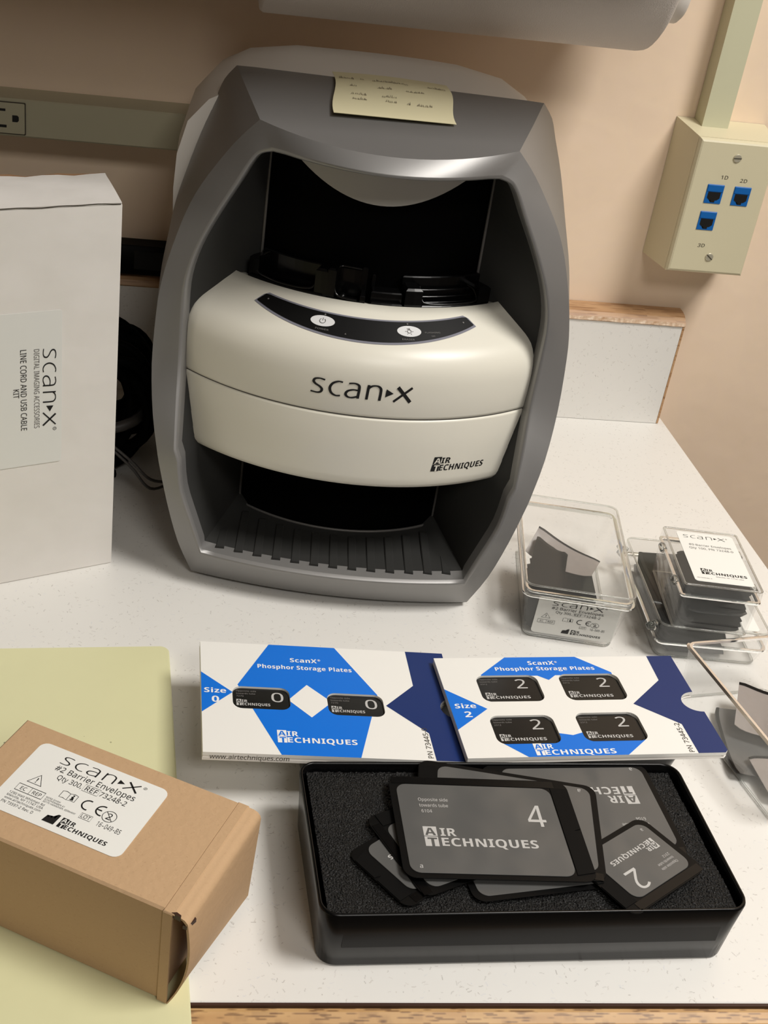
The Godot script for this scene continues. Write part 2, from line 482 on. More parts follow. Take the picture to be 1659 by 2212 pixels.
func counter():
	var t := thing("countertop", "white speckled laminate countertop with an oak front edge", "countertop")
	var x0 := -1.4; var x1 := 0.4845
	var g := G.new()
	g.box(Vector3(x0, -0.032, 0.001), Vector3(x1, 0.0, 0.678), 0.0006)
	obj("worktop", g, S.laminate, t)
	g = G.new()
	g.box(Vector3(x0, -0.0022, 0.6782), Vector3(x1, -0.0002, 0.6798))
	obj("edge_line", g, S.edge_dark, t)
	g = G.new()   # oak nosing: rounded front
	var prof := []
	for p in [V(0.6782, -0.0022), V(0.6815, -0.0026), V(0.6865, -0.0042), V(0.6915, -0.0085), V(0.6935, -0.0135), V(0.694, -0.034), V(0.6782, -0.034)]: prof.append(p)
	var A := []; var B := []
	for p in prof:
		A.append(Vector3(x0, p.y, p.x)); B.append(Vector3(x1, p.y, p.x))
	g.loft([A, B], true, -1)
	g.flat(PackedVector2Array(prof), func(p): return Vector3(x1, p.y, p.x), Vector3.RIGHT)
	obj("oak_edge", g, S.oak, t)
	t = thing("backsplash", "low white laminate backsplash with a worn oak cap along the wall", "backsplash")
	g = G.new()
	g.box(Vector3(x0, 0.0004, 0.001), Vector3(0.4752, 0.1005, 0.022))
	obj("panel", g, S.laminate, t)
	g = G.new()   # oak cap with a worn front arris
	var cp := [V(0.0225, 0.1007), V(0.0232, 0.1018), V(0.0205, 0.1058), V(0.018, 0.1080), V(0.0145, 0.1098), V(0.009, 0.1108), V(0.001, 0.1112), V(0.001, 0.1007)]
	A = []; B = []
	for p in cp:
		A.append(Vector3(x0, p.y, p.x)); B.append(Vector3(0.4772, p.y, p.x))
	g.loft([A, B], true, -1)
	g.flat(PackedVector2Array(cp), func(p): return Vector3(0.4772, p.y, p.x), Vector3.RIGHT)
	obj("cap", g, S.oak_cap, t)
	g = G.new()
	var r := RandomNumberGenerator.new(); r.seed = 5
	A = []; B = []
	for i in 60:
		var x := lerpf(0.15, 0.4765, i / 59.0)
		A.append(Vector3(x, 0.1012 + r.randf() * 0.0006, 0.0236)); B.append(Vector3(x, 0.1040 + r.randf() * 0.0012, 0.0228))
	g.grid([A, B], -1)
	obj("worn_strip", g, S.worn, t)
	g = G.new()
	g.box(Vector3(0.4753, 0.0004, 0.001), Vector3(0.4772, 0.1007, 0.0224), 0.0003)
	obj("end_strip", g, S.oak_cap, t)
	# base cabinet under it
	t = thing("base_cabinet", "plain base cabinet standing under the white countertop", "cabinet", Vector3(0, -0.91, 0))
	g = G.new(); g.box(Vector3(-1.4, 0.0, 0.002), Vector3(0.46, 0.875, 0.62), 0.001)
	obj("body", g, S.cabinet, t)
	for i in 4:
		g = G.new()
		g.box(Vector3(-1.39 + i * 0.4625, 0.11, 0.621), Vector3(-0.94 + i * 0.4625, 0.86, 0.64), 0.002)
		obj("door", g, S.cabinet, t)
	# wall cabinet above: it shades the wall behind the scanner, the paper roll hangs under it
	t = thing("wall_cabinet", "wall cabinet above the counter with a paper roll under it", "cabinet", Vector3(0, 0.505, 0))
	g = G.new(); g.box(Vector3(-1.4, 0.0, 0.002), Vector3(0.40, 0.72, 0.33), 0.001)
	obj("body", g, S.cabinet, t)
	for i in 4:
		g = G.new()
		g.box(Vector3(-1.395 + i * 0.449, 0.005, 0.331), Vector3(-0.95 + i * 0.449, 0.715, 0.35), 0.002)
		obj("door", g, S.cabinet, t)

# ------------------------------------------------------------------ the scanner
func ring_inner() -> Array:
	return spline([Vector3(.0925, .0295, .010), Vector3(.101, .05, .006), Vector3(.1095, .072, .002), Vector3(.1128, .094, -.001)], 3) + spline([Vector3(.1158, .1015, -.003), Vector3(.117, .13, -.015), Vector3(.118, .157, -.025), Vector3(.1192, .19, -.03), Vector3(.1183, .212, -.03), Vector3(.1128, .233, -.03), Vector3(.1028, .255, -.03), Vector3(.0898, .279, -.03), Vector3(.0828, .2925, -.03), Vector3(.0775, .2990, -.0295), Vector3(.070, .3018, -.027)], 3)

func ring_outer() -> Array:
	return spline([Vector3(.0995, .004, -.005), Vector3(.110, .030, -.001), Vector3(.119, .060, -.001), Vector3(.1265, .089, -.004)], 3) + spline([Vector3(.1275, .093, -.005), Vector3(.1335, .120, -.014), Vector3(.138, .150, -.030), Vector3(.1375, .185, -.037), Vector3(.1355, .205, -.041), Vector3(.1300, .228, -.041), Vector3(.1225, .252, -.043), Vector3(.1140, .2705, -.044), Vector3(.1005, .2915, -.044), Vector3(.0905, .3050, -.041), Vector3(.080, .3168, -.037)], 3)

func ring_rear() -> Array:
	return spline([Vector3(.1065, .004, -.13), Vector3(.118, .03, -.13), Vector3(.128, .06, -.13), Vector3(.1355, .089, -.13)], 3) + spline([Vector3(.1365, .092, -.13), Vector3(.142, .12, -.13), Vector3(.1455, .15, -.13), Vector3(.1455, .185, -.13), Vector3(.1435, .21, -.13), Vector3(.1395, .235, -.13), Vector3(.133, .258, -.13), Vector3(.1245, .285, -.13), Vector3(.1165, .306, -.13), Vector3(.1115, .3190, -.13), Vector3(.1040, .3285, -.13)], 3)

func around(side: Array, top: Callable, bottom: Callable) -> Array:
	var r := side.duplicate()
	for i in range(1, 18): r.append(top.call(1.0 - 2.0 * i / 18.0))
	for i in range(side.size() - 1, -1, -1): r.append(side[i] * Vector3(-1, 1, 1))
	for i in range(1, 18): r.append(bottom.call(-1.0 + 2.0 * i / 18.0))
	return r

func shrunk(loop: Array, d: float, dz: float) -> Array:
	var r := []
	var n := loop.size()
	for i in n:
		var t: Vector3 = loop[(i + 1) % n] - loop[(i + n - 1) % n]
		var m := Vector2(-t.y, t.x).normalized()      # inwards for an anticlockwise loop
		r.append(loop[i] + Vector3(m.x * d, m.y * d, dz))
	return r

const ZC := -0.165
func arc(rho: float, x: float) -> float: return ZC + sqrt(rho * rho - x * x)

func scanner():
	var t := thing("plate_scanner", "grey and white tabletop imaging plate scanner with a barrel-shaped front", "scanner", Vector3(0.1246, 0, 0.3382), -7.076)
	var si := ring_inner(); var so := ring_outer(); var sr := ring_rear()
	var O := around(so, func(u): return Vector3(u * .080, .3115 + .0053 * u * u, -.0065 - .0305 * u * u), func(u): return Vector3(u * .0995, .004, .0065 - .0115 * u * u))
	var I := around(si, func(u): return Vector3(u * .070, .3025, .003 - .030 * u * u), func(u): return Vector3(u * .0925, .0292, .022 - .012 * u * u))
	var R := around(sr, func(u): return Vector3(u * .104, .3288, -.13), func(u): return Vector3(u * .1065, .004, -.13))
	var n := O.size()
	var ns := so.size()
	var sgs := []
	for i in n:
		if i < ns - 1: sgs.append(11)
		elif i < ns + 17: sgs.append(12)
		elif i < 2 * ns + 16: sgs.append(13)
		else: sgs.append(14)
	var g := G.new()
	var Rm := []
	for i in n: Rm.append(R[i].lerp(O[i], 0.5) + (R[i] * Vector3(1, 1, 0) - Vector3(0, .16, 0)).normalized() * 0.0012)
	g.loft([R, Rm, O], true, 1, sgs)
	var mid := []
	for i in n: mid.append(O[i].lerp(I[i], 0.55) + Vector3(0, 0.0004, 0.0008))
	var L0 := shrunk(I, 0.0006, -0.0006)
	var L1 := shrunk(I, 0.0016, -0.003)
	var L2 := shrunk(I, 0.0030, -0.012)
	var I1 := []
	for i in n: I1.append(O[i].lerp(I[i], 0.9) + Vector3(0, 0.0002, 0.0005))
	g.loft([O, mid, I1], true, 2)
	g.loft([I1, I, L0, L1], true, 3)
	g.loft([L1, L2], true, 4)
	obj("front_frame", g, S.silver, t)
	# cavity
	g = G.new()
	var B := []
	for i in n:
		var p: Vector3 = L2[i]
		if i < ns: B.append(Vector3(.073, clampf(p.y, .0245, .300), arc(.115, .073)))
		elif i < ns + 17:
			var u: float = 1.0 - 2.0 * (i - ns + 1) / 18.0
			B.append(Vector3(u * .073, .300, arc(.115, u * .073)))
		elif i < 2 * ns + 17: B.append(Vector3(-.073, clampf(p.y, .0245, .300), arc(.115, .073)))
		else:
			var u: float = -1.0 + 2.0 * (i - 2 * ns - 16) / 18.0
			B.append(Vector3(u * .073, .0245, arc(.115, u * .073)))
	g.loft([L2, B], true, 1, sgs)
	obj("cavity_liner", g, S.liner, t)
	g = G.new()
	var rows := [[], []]
	for i in 25:
		var x := lerpf(-.0735, .0735, i / 24.0)
		rows[0].append(Vector3(x, .02, arc(.1148, x))); rows[1].append(Vector3(x, .302, arc(.1148, x)))
	g.grid(rows)
	obj("drum", g, S.drum, t)
	g = G.new()
	var low := []
	for i in 25:
		var x := lerpf(-.0725, .0725, i / 24.0)
		low.append(Vector3(x, .0255, arc(.1165, x)))
	g.tube(low, 0.0011, 6)
	obj("drum_seat", g, S.bead, t)
	for s in [-1, 1]:
		g = G.new()
		g.tube([Vector3(s * .0733, .026, arc(.1165, .0733)), Vector3(s * .0733, .2985, arc(.1165, .0733))], 0.0011, 6)
		obj("edge_bead", g, S.bead, t)
	g = G.new()
	rows = [[], [], [], []]
	for i in 31:
		var x := lerpf(-.0645, .0645, i / 30.0)
		var yb := .2725 + .028 * pow(x / .0625, 2)
		var yt := .3055
		rows[0].append(Vector3(x, yb, arc(.116, x))); rows[1].append(Vector3(x, yb, arc(.127, x)))
		rows[2].append(Vector3(x, maxf(yb, yt), arc(.127, x))); rows[3].append(Vector3(x, maxf(yb, yt), arc(.116, x)))
	g.loft([rows[0], rows[1]], false, 1); g.loft([rows[1], rows[2]], false, 2); g.loft([rows[2], rows[3]], false, 3)
	obj("drum_shroud", g, S.shroud, t)
	# ridged catch tray: thirteen ribs
	for i in 13:
		var x := -.0799 + i * .01329
		var z0 := .0135 - .012 * pow(x / .0925, 2)
		var z1 := arc(.1245, clampf(x, -.0735, .0735))
		if absf(x) > .074: z1 = -.045
		g = G.new()
		var yf := .0330; var yb := .0272
		var w := .0030
		var LA := []
		for e in [[z0, yf], [lerpf(z0, z1, .5), lerpf(yf, yb, .5)], [z1 + .004, yb], [z1, yb - .0016]]:
			var y: float = e[1]
			LA.append([Vector3(x - w, y - .004, e[0]), Vector3(x - w, y - .0004, e[0]), Vector3(x - w + .0006, y + .0002, e[0]), Vector3(x + w - .0006, y + .0002, e[0]), Vector3(x + w, y - .0004, e[0]), Vector3(x + w, y - .004, e[0])])
		g.loft(LA, true, -1)
		g.quad(LA[0][0], LA[0][1], LA[0][4], LA[0][5]); g.quad(LA[0][1], LA[0][2], LA[0][3], LA[0][4])
		obj("tray_rib", g, S.liner, t)
	# rear housing
	g = G.new()
	var half := [V(.115, .004), V(.130, .05), V(.140, .12), V(.1445, .17), V(.1455, .21), V(.1468, .245), V(.1455, .270), V(.139, .294), V(.125, .3105), V(.105, .3215), V(.07, .3275), V(.03, .3285), V(0, .3288)]
	var prof := []
	for p in half: prof.append(p)
	for i in range(half.size() - 2, -1, -1): prof.append(V(-half[i].x, half[i].y))
	for i in half.size() - 2: prof[i].x -= .017
	var loops := []
	for e in [[-.125, .965], [-.165, .99], [-.205, 1.0], [-.245, .99], [-.262, .965], [-.27, .92]]:
		var l := []
		for p in prof: l.append(Vector3(p.x * e[1], .165 + (p.y - .165) * e[1] if p.y > .01 else .006, e[0]))
		loops.append(l)
	g.loft(loops, true, 1)
	for l in [loops[0], loops[-1]]:
		for i in l.size(): g.tri(Vector3(0, .16, l[0].z), l[i], l[(i + 1) % l.size()])
	obj("rear_housing", g, S.housing, t)
	for s in [V(-.085, -.03), V(.085, -.03), V(-.085, -.23), V(.085, -.23)]:
		g = G.new(); g.cyl(Vector3(s.x, 0, s.y), Vector3.UP, .012, .0065, 20, .001)
		obj("foot", g, S.rubber, t)
	g = G.new()
	g.box(Vector3(-.098, .0045, -.25), Vector3(.098, .0075, -.012))
	obj("base_plate", g, S.black_matte, t)
	# white cover, two halves
	obj("cover_upper", cover([V(.120, .2065), V(.1343, .2085), V(.135, .2100), V(.142, .2059), V(.149, .20175), V(.156, .19763), V(.163, .1935), V(.1667, .1908), V(.1697, .1873), V(.1722, .1830), V(.1739, .1780), V(.1747, .1720), V(.175, .165), V(.175, .1500), V(.1746, .1484), V(.171, .1480)]), S.white_plastic, t)
	obj("cover_lower", cover([V(.171, .1474), V(.1746, .1470), V(.175, .1455), V(.175, .125), V(.175, .104), V(.1745, .0992), V(.1728, .0962), V(.169, .0946), V(.160, .0942), V(.12, .0942)]), S.white_plastic, t)
	g = G.new()
	rows = [[], []]
	for i in 41:
		var x := lerpf(-.1155, .1155, i / 40.0)
		rows[0].append(Vector3(x, .143, arc(.1738, x))); rows[1].append(Vector3(x, .152, arc(.1738, x)))
	g.grid(rows)
	obj("cover_seam", g, S.grey_ink, t)
	# lettering on the cover
	var band := func(p: Vector2): return Vector3(sin(p.x / .1752) * .1752, p.y, ZC + cos(p.x / .1752) * .1752)
	var band2 := func(p: Vector2): return Vector3(sin(p.x / .1752) * .17535, p.y, ZC + cos(p.x / .1752) * .17535)
	g = G.new()
	wordmark(g, band, -.0303, .1607, .0103, .0656, false, 1.45)
	obj("wordmark", g, S.black_ink, t)
	g = G.new()
	var k := G.new()
	company(g, k, band, band2, .0571, .1093, .0108, .0402, .03, .14)
	var lg := obj("maker_mark", g, S.black_ink, t)
	obj("reversed_letters", k, S.white_plastic, lg)
	# membrane keypad on the sloping top of the cover
	var cone := func(a: float, rho: float, up: float): 
		return Vector3(sin(deg_to_rad(a)) * rho, .210 - .5893 * (rho - .135) + up, ZC + cos(deg_to_rad(a)) * rho)
	for layer in 2:
		g = G.new()
		var d := .0013 * layer
		var da := .6 * layer
		rows = [[], []]
		for i in 49:
			var a := lerpf(-29.3 + da, 29.3 - da, i / 48.0)
			var edge := 27.6 - da * .4
			var ri := .1412 + .0043 * (1.0 - pow(a / 28.0, 2))
			if absf(a) > edge: ri = lerpf(.1413, .1495, (absf(a) - edge) / (29.3 - edge))
			var ro := .1497 + .0130 * (1.0 - pow(a / 29.4, 2))
			rows[0].append(cone.call(a, minf(ri + d, ro - d), .0003 + .0003 * layer)); rows[1].append(cone.call(a, maxf(ro - d, ri + d), .0003 + .0003 * layer))
		g.grid(rows)
		obj(["keypad_border", "keypad"][layer], g, [S.membrane_rim, S.membrane][layer], t)
	var key := func(a0: float, r0: float, up: float): return func(p: Vector2): return cone.call(a0 + rad_to_deg(p.x / r0), r0 - p.y * .862, up)
	for e in [[-10.4, .1523], [10.85, .1526]]:
		g = G.new()
		area(g, circle2(V(0, 0), .0080, .0043, 32), key.call(e[0], e[1], .0008))
		var b := obj("button", g, S.button, t)
		g = G.new()
		var f: Callable = key.call(e[0], e[1], .0010)
		if e[0] < 0:
			stroke(g, circle2(V(0, -.0001), .0019, .0019, 20, deg_to_rad(125), deg_to_rad(415)), f, .00042)
			stroke(g, [V(0, .0002), V(0, .0024)], f, .00042)
		else:
			stroke(g, circle2(V(0, -.0003), .0013, .0013, 18), f, .00038, .00038, true)
			for q in 6:
				var aa := deg_to_rad(-60 + q * 60 + 0.0)
				if q == 2: continue
				stroke(g, [V(cos(aa), sin(aa)) * .0019 + V(0, -.0003), V(cos(aa), sin(aa)) * .0027 + V(0, -.0003)], f, .00035)
			area(g, [V(-.0006, .0011), V(.0006, .0011), V(.0006, .0021), V(-.0006, .0021)], f)
		obj("symbol", g, S.grey_ink, b)
	g = G.new()
	text(g, "POWER", sans, key.call(-10.0, .1587, .0010), 0, 0, .0013, .0088, 1)
	text(g, "ERASER", sans, key.call(10.4, .1590, .0010), 0, 0, .0013, .0082, 1)
	text(g, "FLASHING", sans, key.call(16.7, .1538, .0010), 0, 0, .0011, .0105, 1)
	text(g, "OFF", sans, key.call(16.7, .1562, .0010), 0, 0, .0011, 0, 1)
	for e in [[-26.0, .1465], [-10.2, .1478], [10.6, .1478], [26.0, .1470]]:
		area(g, circle2(V(0, 0), .0006, .0006, 10), key.call(e[0], e[1], .0010))
	area(g, [V(0, 0), V(.0012, 0), V(.0006, .0011)], key.call(-4.6, .1592, .0010))
	obj("keypad_lettering", g, S.dim_ink, t)
	loader(t)
	sticky_note()

func cover(prof: Array) -> G:
	var g := G.new()
	var W := func(rho: float): return .100 + (clampf(rho, .135, .175) - .135) / .04 * .0178
	var cols := []
	var mid := V(.155, .16)
	for i in 45:
		var u := lerpf(-1.0, 1.0, i / 44.0)
		var col := []
		for p in prof:
			var x: float = u * (W.call(p.x) - .0022)
			col.append(Vector3(x, p.y, arc(p.x, x)))
		cols.append(col)
	var ends := [[], []]
	for s in 2:
		var sx := -1.0 if s == 0 else 1.0
		for p in prof:
			var x: float = sx * W.call(p.x)
			var q: Vector2 = p
			q.x = p.x - (.0026 if p.x > .136 else 0.0)
			q.y = clampf(p.y, .0966, .2085) if absf(p.y - .148) > .004 else p.y
			ends[s].append(Vector3(x, q.y, ZC + sqrt(maxf(q.x * q.x - x * x, 1e-6))))
	cols.push_front(ends[0]); cols.push_back(ends[1])
	g.loft(cols, false, 1)
	for s in 2:
		var c := Vector3.ZERO
		for p in ends[s]: c += p
		c /= ends[s].size()
		c.z -= .01
		for i in ends[s].size(): g.tri(c, ends[s][i], ends[s][(i + 1) % ends[s].size()])
	return g

func sector(g: G, r0: float, r1: float, a0: float, a1: float, y0: float, y1: float, bev := .0007):
	var p := PackedVector2Array()
	var n := maxi(2, int(absf(a1 - a0) / 3.0))
	for i in n + 1:
		var a := deg_to_rad(lerpf(a0, a1, float(i) / n)); p.append(V(sin(a) * r1, ZC + cos(a) * r1))
	for i in n + 1:
		var a := deg_to_rad(lerpf(a1, a0, float(i) / n)); p.append(V(sin(a) * r0, ZC + cos(a) * r0))
	g.prism(p, y0, y1, bev, -1)

func loader(t: Node3D):
	# black loading ledge behind the white cover, with the plate guides
	var g := G.new()
	sector(g, .114, .1342, -48, 48, .196, .2075, .0006)
	obj("loading_ledge", g, S.black_gloss, t)
	# left wide guide
	g = G.new()
	sector(g, .1165, .1195, -37, -12.5, .2075, .2260)
	sector(g, .1165, .1315, -37.5, -34.0, .2075, .2235, .0016)
	sector(g, .1165, .1325, -15.5, -12.0, .2075, .2275, .0016)
	sector(g, .1305, .1335, -37, -13, .2075, .2110)
	obj("plate_guide", g, S.black_gloss, t)
	# middle guide with its little ball
	g = G.new()
	sector(g, .1165, .1195, -12, -1.0, .2075, .2270)
	sector(g, .1165, .1325, -12, -9.6, .2075, .2290, .0012)
	sector(g, .1165, .1330, -2.2, -0.7, .2075, .2140, .0005)
	sector(g, .1165, .1205, -2.4, -0.7, .2075, .2290, .0005)
	sector(g, .1310, .1335, -12, -1.0, .2075, .2100)
	obj("plate_guide", g, S.black_gloss, t)
	var sp := SphereMesh.new(); sp.radius = .0030; sp.height = .006; sp.radial_segments = 16; sp.rings = 8
	var b := obj("ball", sp, S.black_gloss, t)
	b.position = Vector3(sin(deg_to_rad(-7.5)) * .1275, .2095, ZC + cos(deg_to_rad(-7.5)) * .1275)
	# low step right of the slit
	g = G.new()
	sector(g, .1180, .1290, 0.9, 10.0, .2075, .2165)
	sector(g, .1165, .1190, 0.9, 2.0, .2075, .2245)
	sector(g, .1290, .1335, 0.9, 10.0, .2075, .2105)
	obj("plate_guide", g, S.black_gloss, t)
	# right guide with stepped pocket
	g = G.new()
	sector(g, .1165, .1200, 10.5, 38.5, .2075, .2255)
	sector(g, .1165, .1332, 10.5, 15.5, .2075, .2215, .0014)
	sector(g, .1165, .1322, 34.0, 38.5, .2075, .2205, .0014)
	sector(g, .1200, .1235, 15.6, 33.9, .2075, .2180, .0004)
	sector(g, .1240, .1255, 15.6, 33.9, .2075, .2140, .0004)
	sector(g, .1270, .1280, 15.6, 33.9, .2075, .2110, .0003)
	sector(g, .1318, .1338, 15.6, 33.9, .2075, .2105, .0006)
	obj("plate_guide", g, S.black_gloss, t)

	# moulded beads round the pockets, which catch the light
	var P := func(a: float, rho: float, y: float): return Vector3(sin(deg_to_rad(a)) * rho, y, ZC + cos(deg_to_rad(a)) * rho)
	for path in [
		[[-34.2, .1200, .2250], [-35.0, .1265, .2220], [-34.4, .1312, .2140], [-30.0, .1322, .2120], [-25.0, .1326, .2115], [-19.0, .1322, .2120], [-15.8, .1308, .2145], [-15.0, .1260, .2230], [-14.8, .1200, .2265]],
		[[-2.6, .1200, .2275], [-6.0, .1200, .2278], [-9.0, .1205, .2278], [-10.0, .1240, .2260], [-10.2, .1290, .2200], [-9.0, .1322, .2125], [-6.0, .1330, .2108], [-3.0, .1330, .2106]],
		[[16.2, .1215, .2190], [15.6, .1260, .2175], [15.8, .1305, .2135], [17.0, .1325, .2118], [22.0, .1330, .2112], [28.0, .1330, .2112], [32.6, .1325, .2118], [34.0, .1305, .2135], [34.0, .1260, .2175], [33.2, .1215, .2190]]]:
		g = G.new()
		var pts := []
		for e in path: pts.append(P.call(e[0], e[1], e[2]))
		g.tube(spline(pts, 4), .0008, 6)
		obj("guide_bead", g, S.black_shine, t)

func sticky_note():
	var t := thing("sticky_note", "pale yellow sticky note with faint pencil writing on the scanner's top", "note", Vector3(0.1246, 0, 0.3382), -7.076)
	var prof := func(v: float) -> float:      # v = 0 rear edge, 1 front edge
		return .3312 + .0010 * sin(v * 5.0) - .0092 * v
	var P := func(u: float, v: float, up: float):
		var wig := .0016 * sin(v * 5.5) + .001 * v
		return Vector3(lerpf(-.0402, .0372, u) + wig + .0045 * v, prof.call(v) + .0012 * sin(u * 3.14) * (1.0 - v) + up + .0014 * v, lerpf(-.1345, -.0590, v) + (.0045 - .0080 * u) * v)
	var g := G.new()
	var rows := []
	for j in 13:
		var r := []
		for i in 15: r.append(P.call(i / 14.0, j / 12.0, 0.0))
		rows.append(r)
	g.grid(rows)
	var under := []
	for j in 13:
		var r := []
		for i in 15: r.append(P.call(i / 14.0, j / 12.0, -.0002))
		under.append(r)
	g.grid(under)
	obj("sheet", g, S.note, t)
	# faint handwriting, not legible in the photograph: short pencil strokes in four lines
	g = G.new()
	var rng := RandomNumberGenerator.new(); rng.seed = 14
	var f := func(p: Vector2): return P.call(p.x, p.y, .0003)
	for line in [[.20, [.04, .18, .22, .24, .32, .62, .80, .95]], [.38, [.12, .20, .36, .48, .60, .76]], [.56, [.14, .26, .40, .52]], [.66, [.16, .30, .44, .54, .62, .66, .70, .84]]]:
		var w: Array = line[1]
		for k in range(0, w.size() - 1, 2):
			var x: float = w[k]
			while x < w[k + 1] - .015:
				var h := rng.randf_range(.035, .075)
				var y: float = line[0] + x * .03 + rng.randf_range(-.01, .01)
				var pts := []
				for q in 5: pts.append(V(x + q * .0055 + rng.randf_range(-.003, .003), y - (h if q % 2 == 1 else 0.0) * rng.randf_range(.5, 1.0)))
				stroke(g, pts, f, .0065, .0065)
				x += rng.randf_range(.028, .036)
	obj("writing", g, S.pencil, t)

# ------------------------------------------------------------------ other boxes
func white_box():
	var t := thing("carton", "tall white carton with a cable-kit label standing left of the scanner", "box", Vector3(-0.0307, 0, 0.3100), 23.97)
	var g := G.new()
	g.box(Vector3(-.20, 0.0, -.058), Vector3(0, .2635, 0), .0008)
	obj("body", g, S.box_white, t)
	g = G.new()     # lid flap, slightly domed, with a shallow step to the front panel
	var rows := []
	for j in 9:
		var r := []
		for i in 21:
			var u := i / 20.0; var v := j / 8.0
			var xx := lerpf(-.20, .0105 * v - .0005, u)
			r.append(Vector3(xx, .2642 + .0035 * sin(v * 2.6) * (0.6 + .4 * sin(u * 5.0)) + (.0006 * sin(u * 40.0) if j == 8 else 0.0), -.0575 * v + .0004))
		rows.append(r)
	g.grid(rows)
	var edge := [rows[0], []]
	for p in rows[0]: edge[1].append(p + Vector3(0, -.0012, -.0002))
	g.grid(edge, 2)
	obj("lid_flap", g, S.box_white, t)
	g = G.new()
	var rr := [[], []]
	for i in 21:
		var p: Vector3 = rows[8][i]
		rr[0].append(p + Vector3(0, .0012 * sin(i * .8) * sin(i * .8), -.0002)); rr[1].append(p + Vector3(0, -.006, -.0006))
	g.grid(rr)
	obj("torn_edge", g, S.torn, t)
	g = G.new()     # dark crease between lid and front
	var cr := []
	for i in 41: cr.append(Vector3(lerpf(-.199, -.001, i / 40.0), .2636 + .0004 * sin(i * .9) * sin(i * .37), .0003))
	g.tube(cr, .00035, 5)
	obj("crease", g, S.soft_ink, t)
	g = G.new()
	g.prism(rrect(.097, .1075, .002, 4, V(-.0863, -.14425)), .0002, .0005, 0.0, -1, Transform3D(Basis(Vector3.RIGHT, PI / 2), Vector3.ZERO))
	var lab := obj("label", g, S.label_grey, t)
	g = G.new()
	var f := func(p: Vector2): return Vector3(p.y, -p.x, .0007)      # reads downwards
	wordmark(g, f, -.1728, -.0503, .0085, .0545, true, 0.95)
	text(g, "LINE CORD AND USB CABLE", sans, f, -.1734, -.0648, .0039, .0565)
	text(g, "KIT", sans, f, -.1467, -.0695, .0037, .0062)
	obj("lettering", g, S.black_ink, lab)
	g = G.new()
	text(g, "DIGITAL IMAGING ACCESSORIES", sans, f, -.1730, -.0560, .0034, .0555)
	obj("lettering", g, S.grey_ink, lab)

